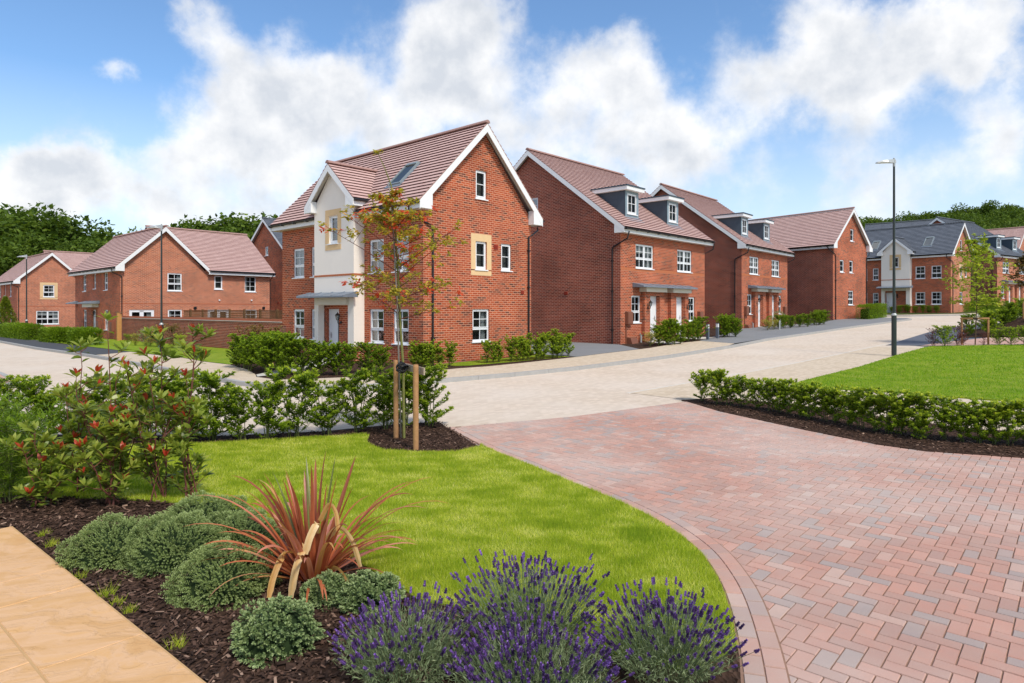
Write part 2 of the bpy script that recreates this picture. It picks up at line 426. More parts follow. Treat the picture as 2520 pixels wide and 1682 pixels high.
def base_ground():
    xs = np.concatenate([np.array([-700, -450, -300, -200, -140, -100]), np.arange(-80, 101, 2.), np.array([120, 160, 220, 320, 480, 700])])
    ys = np.concatenate([np.array([-120, -60, -30, -16]), np.arange(-8, 101, 2.), np.array([110, 125, 145, 170, 210, 260, 340, 450, 600, 900])])
    V = [(x, y, g(x, y)-.035 + (0.10*max(0, min(y-110, 160)) if x > 20 and y > 110 else 0)) for y in ys for x in xs]
    nx = len(xs); Q = [(j*nx+i, j*nx+i+1, (j+1)*nx+i+1, (j+1)*nx+i) for j in range(len(ys)-1) for i in range(nx-1)]
    me = np_mesh('ground', V, quads=Q, smooth=True); o = mesh_obj('ground', me, 'soil_green'); tag(o, kind='structure')
base_ground()

K1 = [(-70, 76.9), (-45, 53.4), (-32.5, 41.3), (-24.1, 33.1), (-17.5, 27.2), (-13.6, 23.4), (-9.8, 19.6), (-7.0, 16.8), (-5.6, 15.85), (-4.6, 15.65), (-3.6, 15.95), (-2, 17.1), (0, 18.6), (2, 20.3), (5.7, 23.95), (9.3, 28.0), (12.45, 31.9), (16.8, 36.3), (22.1, 41.8), (28.5, 47.9), (30.4, 49.7), (31.0, 51.2), (30.2, 52.6), (26.0, 56.5)]
road_poly = K1[:-1] + [(27.5, 54.5), (33, 57.0), (34.5, 56.3), (39.6, 55.9), (46, 58.5), (60, 68), (70, 70), (60, 52), (40, 44), (33, 40), (26, 30), (19, 26), (16, 22), (12, 12), (11, 8), (3, 8), (-3, 8), (-10, 8), (-20, 8), (-60, 20), (-90, 50)]
sheet('road', road_poly, 0.0, 'road_paving')
K1s = K1
def strip(name, line, w, z0, z1, mat, side=1, kind='structure', seg=None):
    """kerb: box section following a polyline"""
    mb = MB(); P = [Vector((x, y)) for x, y in line]; N = []
    for i in range(len(P)):
        d = (P[min(i+1, len(P)-1)]-P[max(i-1, 0)]).normalized(); N.append(Vector((-d.y, d.x))*side)
    for i in range(len(P)-1):
        a0, a1 = P[i], P[i+1]; b0, b1 = a0+N[i]*w, a1+N[i+1]*w
        L = (a1-a0).length; k = max(1, int(L/.915))
        for j in range(k):
            t0, t1 = j/k, (j+1)/k-(.008/L if L > .3 else 0)
            q = [a0.lerp(a1, t0), a0.lerp(a1, t1), b0.lerp(b1, t1), b0.lerp(b1, t0)]
            lo = [(p.x, p.y, g(p.x, p.y)+z0) for p in q]; hi = [(p.x, p.y, g(p.x, p.y)+z1) for p in q]
            mb.face(hi); mb.face([lo[0], lo[1], hi[1], hi[0]]); mb.face([lo[2], lo[3], hi[3], hi[2]])
            mb.face([lo[1], lo[2], hi[2], hi[1]]); mb.face([lo[3], lo[0], hi[0], hi[3]])
    o = mb.build(name, mat); tag(o, kind=kind); return o
strip('kerb', K1, .14, -.06, .108, 'concrete_kerb', 1 if False else -1)
# which side the footway is: outward (away from the camera)
tan_b = [(-17.2, 27.45), (-17.1, 29.1), (-15.5, 27.6), (-12.7, 25.1), (-11, 23.2), (-9.45, 21.8), (-8.2, 20.1), (-7.3, 18.5), (-7, 17.8), (-6.2, 17.1), (-5.5, 17.2), (-3.7, 18.0), (-2.33, 19.35), (-1.63, 20.05), (-.8, 20.6), (.17, 21.55), (2.38, 23.84), (3.45, 25.1), (5.8, 27.5), (7.6, 29.9), (9.0, 31.2)]
tan_poly = tan_b + [(10.0, 29.2)] + [p for p in reversed(K1[5:16])] + [(-17.4, 27.2)]
sheet('pavement', tan_poly, .100, 'pave_tan')
blk = [(-70, 79.2), (-45, 55.5), (-39.4, 50.3), (-32.2, 43.4), (-25.8, 37.0), (-21.9, 33.5), (-17.1, 29.1), (-17.2, 27.45), (-17.4, 27.2)] + [p for p in reversed(K1[:4])]
sheet('pavement_tarmac', blk, .104, 'tarmac_dark')
t2 = [(9.0, 31.2), (10.0, 29.2)] + K1[16:] + [(22.5, 53), (25.0, 50.3), (21, 46), (14.4, 40.9), (13.4, 38), (11, 35)]
sheet('pavement_tarmac', t2, .104, 'tarmac_grey')
sheet('plot_ground', [(-17.1, 29.1), (-15.5, 27.6), (-12.7, 25.1), (-11, 23.2), (-9.45, 21.8), (-8.2, 20.1), (-7.3, 18.5), (-7, 17.8), (-6.2, 17.1), (-5.5, 17.2), (-3.7, 18.0), (-2.33, 19.35), (-.8, 20.6), (.17, 21.55), (2.38, 23.84), (3.45, 25.1), (5.8, 27.5), (7.6, 29.9), (9.0, 31.2), (11, 35), (13.4, 38), (14.4, 40.9), (21, 46), (25, 50.3), (20, 62), (-10, 60), (-60, 90), (-70, 79.2), (-45, 55.5), (-39.4, 50.3), (-32.2, 43.4), (-25.8, 37.0), (-21.9, 33.5)], .094, 'bark_mulch', 3.0)
sheet('driveway_tarmac', [(2.38, 23.84), (3.45, 25.12), (5.3, 27.0), (4.9, 29.8), (0, 35), (-3, 38), (-6, 34), (.85, 25.5)], .106, 'tarmac_grey')
sheet('lawn', [(-17.1, 29.1), (-15.5, 27.7), (-12.7, 25.1), (-11, 23.2), (-9.45, 21.8), (-9.4, 27.0), (-24.6, 41.0), (-30, 45.5), (-27, 38.4), (-21.9, 33.6)], .112, 'lawn_turf')
sheet('lawn', [(-33.5, 44.6), (-30.2, 41.4), (-29.3, 42.2), (-32.5, 46)], .112, 'lawn_turf')
sheet('lawn', [(-1.35, 20.95), (-.4, 21.75), (.9, 22.95), (2.2, 24.15), (1.1, 25.1), (-2.5, 21.4), (-1.9, 20.8)], .103, 'lawn_turf')
sheet('path', [(-7.2, 18.3), (-6.95, 17.75), (-6.2, 19.5), (-6.3, 23.9), (-7.3, 24.9), (-7.1, 20)], .115, 'concrete_slab')
sheet('path', [(7.3, 29.3), (8.0, 30.3), (7.0, 31.6), (6.4, 31.0)], .115, 'concrete_slab')
sheet('path', [(9.3, 32.0), (10.4, 33.4), (9.3, 34.2), (8.6, 33.2)], .115, 'concrete_slab')
# near-side corner of the other road
NK = [(-40, 41), (-18, 21.9), (-14.8, 18.8), (-13.0, 16.9), (-12.5, 15.9), (-12.8, 15.1), (-14.0, 14.3), (-30, 4)]
strip('kerb', NK, .14, -.06, .104, 'concrete_kerb', 1)
sheet('pavement', NK + [(-60, 20)], .096, 'pave_pink')
# E side
strip('kerb', [(26.0, 56.5), (30, 57.6), (33.0, 57.0), (34.4, 56.2), (39.6, 55.9), (46, 58.5), (60, 68)], .14, -.06, .108, 'concrete_kerb', 1)
sheet('pavement', [(26, 56.5), (30, 57.6), (33, 57), (34.4, 56.2), (39.6, 55.9), (46, 58.5), (60, 68), (58, 70), (45, 60.4), (39.8, 57.6), (34.6, 57.9), (30, 59), (24, 59)], .1, 'pave_tan')
sheet('plot_ground', [(39.8, 57.6), (34.6, 57.9), (30, 59), (20, 59), (20, 100), (90, 110), (90, 75), (58, 70), (45, 60.4)], .09, 'soil_green', 4)
# right-hand side
strip('edging_strip', smoothline([(2.6, 14.9), (3.83, 16.1), (9.5, 21.7), (15.2, 27.4), (17.8, 30.0)], 5), .10, -.05, .008, 'edging_pale', -1)
RL = [(7.0, 16.1), (7.36, 16.62), (10.78, 20.06), (13.65, 23.18), (16.7, 26.3), (17.3, 26.75), (19, 26.75), (24, 26.6), (34, 26.5), (34, 8), (16, 9.2), (12.2, 11.6), (10.3, 13.08), (9.8, 13.4), (8.6, 14.55), (7.5, 15.3)]
sheet('lawn', RL, .035, 'lawn_turf', 1.0); mbk = MB(); skirt(RL, mbk, .035, -.05); tag(mbk.build('lawn_edge', 'lawn_turf'), kind='structure')
sheet('driveway_tarmac', [(16.0, 27.85), (19.55, 31.9), (22.7, 35.5), (25.8, 38.8), (29.6, 42.1), (35, 45), (31, 39), (24.6, 32.2), (18.8, 28.6), (17.2, 27.35)], .008, 'tarmac_blue')
sheet('driveway_pink', [(17.0, 27.2), (18.8, 28.6), (24.6, 32.2), (27, 33.5), (34, 32), (34, 26.4), (24, 26.5), (18, 26.7)], .012, 'pave_pink')
def bankh(x, y):
    d = ((x-21.2)*.735 - (y-31.0)*.678)   # signed distance right of the drive edge
    e = min(1.0, max(0.0, (y-30.5)/4.0))
    return max(0, min(1.35, .34*d))*e
bank_poly = [(21.4, 31.2), (25.5, 36.2), (31.5, 42.0), (36.5, 47), (47, 55.5), (62, 66), (75, 66), (75, 34), (40, 31), (26, 30.6)]
sheet('planting_bank', bank_poly, .02, 'bark_mulch', 1.5, hf=bankh)

# ---- near driveway, lawn, beds, patio
EDGE = smoothline([(-1.06, 10.62), (-.43, 9.24), (-.11, 8.62), (.24, 8.03), (.63, 7.32), (.95, 6.76), (1.17, 6.33), (1.35, 5.88), (1.45, 5.5), (1.50, 5.15), (1.49, 4.75), (1.45, 4.4), (1.37, 4.0), (1.27, 3.6), (1.12, 3.1), (.93, 2.5), (.7, 1.8)], 5)
HB = [(3.62, 13.48), (3.89, 12.18), (4.64, 10.36), (5.19, 9.2), (5.6, 8.78), (6.6, 8.38), (8.5, 8.1), (11, 8.0)]
drive_poly = [(x, y) for x, y in EDGE] + [(.7, .5), (11, .5)] + list(reversed(HB)) + [(1.0, 11.60)]
sheet('driveway', drive_poly, .004, 'joint_sand')
def herringbone():
    ang = math.radians(-41.5); ca, sa = math.cos(ang), math.sin(ang)
    L, W, J = .2, .1, .0035; V = []; Q = []; T = []
    # line between drive and road: keep blocks on the near side
    a = Vector((-1.06, 10.62)); mid = Vector((1.0, 11.62)); b = Vector((3.62, 13.48))
    DP = drive_poly
    def clip(poly, p0, p1):
        out = []; nrm = Vector((p1.y-p0.y, -(p1.x-p0.x)))
        dd = [(Vector(q)-p0).dot(nrm) for q in poly]
        for i in range(len(poly)):
            q0, q1 = Vector(poly[i]), Vector(poly[(i+1) % len(poly)]); d0, d1 = dd[i], dd[(i+1) % len(poly)]
            if d0 >= 0: out.append(tuple(q0))
            if (d0 < 0) != (d1 < 0): out.append(tuple(q0.lerp(q1, d0/(d0-d1))))
        return out
    blocks = []
    R = 95
    for i in range(-R, R):
        for j in range(-R, R):
            for o in (0, 1):
                # herringbone lattice: basis (W,W) and (2W,-2W)... pairs of H and V blocks
                X = i*W + j*2*W; Y = i*W - j*2*W
                if o == 0: u0, v0, u1, v1 = X, Y, X+L, Y+W
                else: u0, v0, u1, v1 = X, Y+W, X+W, Y+W+L
                cx, cy = (u0+u1)/2, (v0+v1)/2
                wx, wy = 4.5+cx*ca-cy*sa, 6.5+cx*sa+cy*ca
                if wy < 2.6 or wy > 13.8 or wx < -1.4 or wx > 9.5: continue
                blocks.append((u0, v0, u1, v1, wx, wy))
    bx = np.array([q[4] for q in blocks]); by = np.array([q[5] for q in blocks])
    ok = inside(bx, by, DP)
    for dx, dy in ((.15, 0), (-.15, 0), (0, .15), (0, -.15)): ok |= inside(bx+dx, by+dy, DP)
    mb_v = []; tint = []; quads = []; tris = []; n = 0
    for q, k in zip(blocks, ok):
        if not k: continue
        u0, v0, u1, v1, _, _ = q
        loc = [(u0+J, v0+J), (u1-J, v0+J), (u1-J, v1-J), (u0+J, v1-J)]
        w = [(4.5+u*ca-v*sa, 6.5+u*sa+v*ca) for u, v in loc]
        w = clip(w, a, mid) if q[4] < 1.0 else clip(w, mid, b)
        if len(w) < 3: continue
        c = random.random(); c = c*c*.13 if random.random() < .13 else .2+.8*c
        zz = .012 + random.uniform(-.0012, .0012)
        cxw = sum(p[0] for p in w)/len(w); cyw = sum(p[1] for p in w)/len(w)
        m = len(w); base = n
        for p in w: mb_v.append((p[0], p[1], g(*p)+zz-.006)); tint.append(c)
        for p in w: mb_v.append((p[0]+(cxw-p[0])*.045, p[1]+(cyw-p[1])*.045, g(*p)+zz)); tint.append(c)
        n += 2*m
        for i in range(m): quads.append((base+i, base+(i+1) % m, base+m+(i+1) % m, base+m+i))
        for i in range(1, m-1): tris.append((base+m, base+m+i, base+m+i+1))
    # edging: two rows following the curve
    for row in range(2):
        off0, off1 = .002+row*.1125, .1105+row*.1125
        pts = [Vector(p) for p in EDGE]
        d = [0]
        for i in range(len(pts)-1): d.append(d[-1]+(pts[i+1]-pts[i]).length)
        def at(s):
            for i in range(len(d)-1):
                if d[i+1] >= s: break
            t = (s-d[i])/(d[i+1]-d[i]); p = pts[i].lerp(pts[i+1], t)
            tg = (pts[min(i+2, len(pts)-1)]-pts[max(i-1, 0)]).normalized(); return p, Vector((-tg.y, tg.x))
        s = row*.1
        while s < d[-1]-.25:
            p0, n0 = at(s+.004); p1, n1 = at(s+.2-.004)
            c = random.random(); c = c*.15 if random.random() < .25 else .2+.8*c
            cor = [p0+n0*off0, p1+n1*off0, p1+n1*off1, p0+n0*off1]
            ctr = sum(cor, Vector((0, 0)))/4; base = n
            for p in cor: mb_v.append((p.x, p.y, g(p.x, p.y)+.011)); tint.append(c)
            for p in cor: q = p+(ctr-p)*.05; mb_v.append((q.x, q.y, g(q.x, q.y)+.0205)); tint.append(c)
            n += 8
            for i in range(4): quads.append((base+i, base+(i+1) % 4, base+4+(i+1) % 4, base+4+i))
            quads.append((base+4, base+5, base+6, base+7)); s += .2
    me = np_mesh('driveway_blocks', mb_v, quads, tris, tint)
    o = mesh_obj('driveway_blocks', me, 'clay_blocks'); tag(o, kind='structure')
herringbone()
# joint bed under the edging
mb = MB()
ep = [Vector(p) for p in EDGE]
for i in range(len(ep)-1):
    t0 = (ep[i+1]-ep[max(i-1, 0)]).normalized(); t1 = (ep[min(i+2, len(ep)-1)]-ep[i]).normalized()
    n0 = Vector((-t0.y, t0.x)); n1 = Vector((-t1.y, t1.x))
    q = [ep[i]-n0*.02, ep[i+1]-n1*.02, ep[i+1]+n1*.232, ep[i]+n0*.232]
    mb.face([(p.x, p.y, g(p.x, p.y)+.0145) for p in q])
tag(mb.build('edging_bed', 'joint_sand'), kind='structure')

ed = [(x-.0, y) for x, y in EDGE]
li = [p for p in EDGE if p[1] < 9.26 and p[1] > 3.9]
LAWN = [(-8.5, 8.95), (-7.07, 9.05), (-4.41, 9.36), (-3.04, 9.76), (-2.25, 10.02), (-2.17, 9.9), (-2.12, 9.5), (-2.01, 9.22), (-1.74, 8.88), (-1.17, 8.76), (-.75, 8.78), (-.46, 9.12)] + [(x-.012, y) for x, y in li] + \
       [(1.28, 3.7), (.95, 3.45), (.43, 3.7), (-.03, 4.04), (-.33, 4.2), (-.62, 4.3), (-.77, 4.5), (-1.3, 5.1), (-1.9, 5.75), (-2.3, 6.0), (-2.71, 6.24), (-3.27, 6.46), (-3.96, 6.6), (-5.31, 6.74), (-8.5, 6.9)]
BED = [(-9, 10.3), (-7.6, 10.05), (-4.4, 9.95), (-3.0, 10.3), (-2.0, 10.9), (-1.25, 11.15), (-1.08, 10.66), (-.46, 9.14)] + [(x-.01, y) for x, y in li] + [(1.26, 3.6), (1.1, 3.1), (.9, 2.5), (.6, 1.5), (-3, 1.5), (-9, 5.0)]
sheet('flower_bed', BED, .016, 'bark_mulch', 1.0)
sheet('lawn', LAWN, .026, 'lawn_turf', 1.0)
mbk = MB(); skirt(LAWN, mbk, .026, .0); tag(mbk.build('lawn_edge', 'lawn_turf'), kind='structure')
# right hedge bed
HBED = [(3.55, 13.62), (4.5, 14.0), (5.9, 12.6), (6.6, 11.3), (7.4, 10.3), (9.3, 9.6), (11, 9.4), (11, 8.02)] + list(reversed(HB[:-1]))
sheet('flower_bed', HBED, .022, 'bark_mulch', 1.0)
mbk = MB(); skirt(HBED, mbk, .022, -.01); tag(mbk.build('bed_edge', 'bark_mulch'), kind='structure')
sheet('path', [(3.7, 13.75), (4.4, 14.0), (5.8, 12.6), (6.6, 11.3), (7.4, 10.3), (9.3, 9.6), (16, 9.0), (12, 11.6), (10.3, 13.0), (9.8, 13.35), (8.5, 14.5), (7.45, 15.25), (7.0, 16.0), (7.36, 16.7), (10.78, 20.15), (13.65, 23.25), (16.65, 26.35), (15.25, 27.35), (9.55, 21.65), (3.9, 16.05), (2.7, 14.9)], .006, 'pave_tan')

def patio():
    A = Vector((-4.40, 5.72)); d1 = (Vector((-1.66, 3.40))-A).normalized(); d2 = Vector((-d1.y, d1.x))*-1
    # d1 along the bed edge toward the camera-right, d2 away to the left
    mb = MB(); joints = MB()
    def pt(u, v, z): p = A+d1*u+d2*v; return (p.x, p.y, z)
    z0, z1 = -.06, .045
    P = [(-.005, -.005), (8, -.005), (8, 6), (-.005, 6)]
    joints.prism(P, lambda u, v, w: pt(u, v, w), z0, z1-.004, 0)
    rows = [(0, .52), (.52, 1.42), (1.42, 2.3), (2.3, 3.2), (3.2, 4.1)]
    for r, (v0, v1) in enumerate(rows):
        u = 0.0 - (.0, .35, .1, .4, .2)[r]
        while u < 7:
            w = (1.05, .9, .6, .9)[int((u*7+r*3)) % 4] if r else (1.41 if u < .1 else .47 if u < 1.5 else 1.05)
            a, b = max(u, 0)+.003, u+w-.003
            if b > a:
                zz = z1+random.uniform(-.0015, .0015)
                bev = .006
                lo = [(a, v0+.003), (b, v0+.003), (b, v1-.003), (a, v1-.003)]
                hi = [(a+bev, v0+.003+bev), (b-bev, v0+.003+bev), (b-bev, v1-.003-bev), (a+bev, v1-.003-bev)]
                mb.face([pt(*p, zz) for p in hi])
                for i in range(4):
                    j = (i+1) % 4
                    mb.face([pt(*lo[i], zz-.01), pt(*lo[j], zz-.01), pt(*hi[j], zz), pt(*hi[i], zz)])
                    mb.face([pt(*lo[i], z0), pt(*lo[j], z0), pt(*lo[j], zz-.01), pt(*lo[i], zz-.01)])
            u += w
    tag(mb.build('patio', 'sandstone'), kind='structure'); tag(joints.build('patio_joints', 'mortar_light'), kind='structure')
patio()

# ------------------------------------------------------------------ houses
def clip_poly(poly, a, b, c):
    """keep a*x+b*y<=c"""
    out = []
    for i in range(len(poly)):
        p, q = poly[i], poly[(i+1) % len(poly)]
        dp, dq = a*p[0]+b*p[1]-c, a*q[0]+b*q[1]-c
        if dp <= 1e-9: out.append(p)
        if (dp < -1e-9 and dq > 1e-9) or (dp > 1e-9 and dq < -1e-9):
            t = dp/(dp-dq); out.append((p[0]+(q[0]-p[0])*t, p[1]+(q[1]-p[1])*t))
    return out

class Face:
    """a wall face: origin, horizontal unit u, outward normal n (both local 2D)"""
    def __init__(s, o, u, n): s.o = o; s.u = u; s.n = n
    def P(s, a, z, d=0.0):
        return (s.o[0]+s.u[0]*a+s.n[0]*d, s.o[1]+s.u[1]*a+s.n[1]*d, z)
def wall_face(mb, F, poly, opens, mat=0, reveal=.07, uo=0.0):
    us = sorted({p[0] for p in poly} | {v for o in opens for v in (o[0], o[2])})
    zs = sorted({p[1] for p in poly} | {v for o in opens for v in (o[1], o[3])})
    for i in range(len(us)-1):
        for j in range(len(zs)-1):
            cx, cz = (us[i]+us[i+1])/2, (zs[j]+zs[j+1])/2
            if any(o[0] < cx < o[2] and o[1] < cz < o[3] for o in opens): continue
            q = poly
            for a, b, c in ((1, 0, us[i+1]), (-1, 0, -us[i]), (0, 1, zs[j+1]), (0, -1, -zs[j])):
                q = clip_poly(q, a, b, c)
                if len(q) < 3: break
            if len(q) < 3: continue
            mb.face([F.P(a, z) for a, z in q], mat, [(a+uo, z) for a, z in q])
    for o in opens:
        r = o[4] if len(o) > 4 else reveal
        a0, z0, a1, z1 = o[:4]
        for (p, q) in (((a0, z0), (a0, z1)), ((a1, z1), (a1, z0)), ((a0, z1), (a1, z1)), ((a1, z0), (a0, z0))):
            mb.face([F.P(*p), F.P(*q), F.P(*q, -r), F.P(*p, -r)], mat, [(p[0]+uo, p[1]), (q[0]+uo, q[1]), (q[0]+uo+r*(p[0] == q[0]), q[1]+r), (p[0]+uo+r*(p[0] == q[0]), p[1]+r)])

def fbox(mb, F, a0, a1, z0, z1, d0, d1, mat=0):
    mb.box(a0, a1, d0, d1, z0, z1, mat, f=lambda a, d, z: F.P(a, z, d))

def window(root, F, a0, z0, a1, z1, style='S2', window_backing='blind_grey', dep=.065, sill=True, name='window', back=True):
    mb = MB(); t = .05; w = a1-a0; h = z1-z0; d0, d1 = -dep-.05, -dep+.012
    def bar(x0, x1, y0, y1, dd=(None, None)):
        fbox(mb, F, x0, x1, y0, y1, dd[0] if dd[0] is not None else d0, dd[1] if dd[1] is not None else d1)
    bar(a0, a0+t, z0, z1); bar(a1-t, a1, z0, z1); bar(a0+t, a1-t, z0, z0+t+.02); bar(a0+t, a1-t, z1-t, z1)
    secs = []
    if style in ('S2', 'S1', 'D', 'S1n'):
        zt = z0+h*.40
        cols = [(a0+t, a1-t)] if style != 'D' else [(a0+t, (a0+a1)/2-.035), ((a0+a1)/2+.035, a1-t)]
        if style == 'D': bar((a0+a1)/2-.035, (a0+a1)/2+.035, z0+t+.02, z1-t)
        for c0, c1 in cols:
            bar(c0, c1, zt-.045, zt+.03); bar(c0, c1, zt+.03, zt+.06, (d0+.015, d1+.018))
            # opening sash frame
            bar(c0, c0+.03, zt+.06, z1-t, (d0+.01, d1+.012)); bar(c1-.03, c1, zt+.06, z1-t, (d0+.01, d1+.012)); bar(c0+.03, c1-.03, z1-t-.03, z1-t, (d0+.01, d1+.012))
            zm = (zt+.06+z1-t-.03)/2; b = .011
            bar(c0+.03, c1-.03, zm-b, zm+b, (-dep-.03, -dep+.004))
            if style != 'S1n':
                cm = (c0+c1)/2
                bar(cm-b, cm+b, zt+.06, zm-b, (-dep-.03, -dep+.004)); bar(cm-b, cm+b, zm+b, z1-t-.03, (-dep-.03, -dep+.004)); bar(cm-b, cm+b, z0+t+.02, zt-.045, (-dep-.03, -dep+.004))
    elif style == 'P2':
        s = .035; c0, c1 = a0+t, a1-t
        for q in ((c0, c0+s, z0+t+.02, z1-t), (c1-s, c1, z0+t+.02, z1-t), (c0+s, c1-s, z0+t+.02, z0+t+.02+s), (c0+s, c1-s, z1-t-s, z1-t)): bar(*q, (d0+.01, d1+.012))
        zm = (z0+z1)/2+.02; bar(c0+s, c1-s, zm-.011, zm+.011, (-dep-.03, -dep+.004))
    elif style == 'G6':      # plain casement with georgian bars
        s = .035; c0, c1 = a0+t, a1-t; cm = (c0+c1)/2
        bar(cm-.011, cm+.011, z0+t+.02, z1-t, (-dep-.03, -dep+.006))
        for k in (1, 2):
            zz = z0+t+.02+(h-2*t)*k/3; bar(c0, cm-.011, zz-.01, zz+.01, (-dep-.03, -dep+.004)); bar(cm+.011, c1, zz-.01, zz+.01, (-dep-.03, -dep+.004))
    elif style == 'FD':      # french doors: two leaves
        cm = (a0+a1)/2
        bar(cm-.12, cm+.12, z0+t, z1-t); bar(a0+t, a0+.17, z0+t, z1-t); bar(a1-.17, a1-t, z0+t, z1-t); bar(a0+.17, a1-.17, z1-.16, z1-t)
    o = mb.build(name, 'white_upvc', root)
    g_ = MB(); g_.face([F.P(a0+t*.6, z0+t*.6, -dep-.015), F.P(a1-t*.6, z0+t*.6, -dep-.015), F.P(a1-t*.6, z1-t*.6, -dep-.015), F.P(a0+t*.6, z1-t*.6, -dep-.015)])
    g_.build('pane', 'glass', o, recalc=False)
    if back:
        b = MB()
        fbox(b, F, a0+.02, a1-.02, z0+.02, z1-.02, -dep-.2, -dep-.19)
        b.build('window_backing', window_backing, o)  # grey boards are blinds, dark ones stand for the unlit room
        if style == 'D':
            rb_ = MB(); cm = (a0+a1)/2; hb = z1-h*random.uniform(.26, .42)
            fbox(rb_, F, a0+.05, cm-.02, hb, z1-.04, -dep-.09, -dep-.085); fbox(rb_, F, cm+.02, a1-.05, hb-.05, z1-.04, -dep-.09, -dep-.085)
            rb_.build('roller_blind', 'curtain_white', o)
        if window_backing in ('blind_dark',):
            # drawn-back net curtain panels behind the glass
            c = MB(); ww = (a1-a0)*.24
            side = random.choice((0, 1)); x0 = a0+.05 if side else a1-.05-ww
            for k in range(6):
                fbox(c, F, x0+ww*k/6, x0+ww*(k+1)/6, z0+.05, z1-.05, -dep-.12-(.015 if k % 2 else 0), -dep-.11-(.015 if k % 2 else 0))
            c.build('curtain', 'curtain_white', o)
    if sill:
        s_ = MB(); s_.prism([(.045, 0), (.045, .035), (-.10, .05), (-.10, 0)], lambda u, v, w_: F.P(w_, z0-.04+v, u), a0-.05, a1+.05)
        s_.build('sill', 'white_upvc', o)
    return o

def lintel_band(root, F, a0, a1, z, h=.215, mat='brick_soldier'):
    mb = MB(); n = max(2, int((a1-a0)/.075)); w = (a1-a0)/n
    for i in range(n): fbox(mb, F, a0+i*w+.004, a0+(i+1)*w-.004, z, z+h, -.02, .003)
    return mb.build('lintel', mat, root)

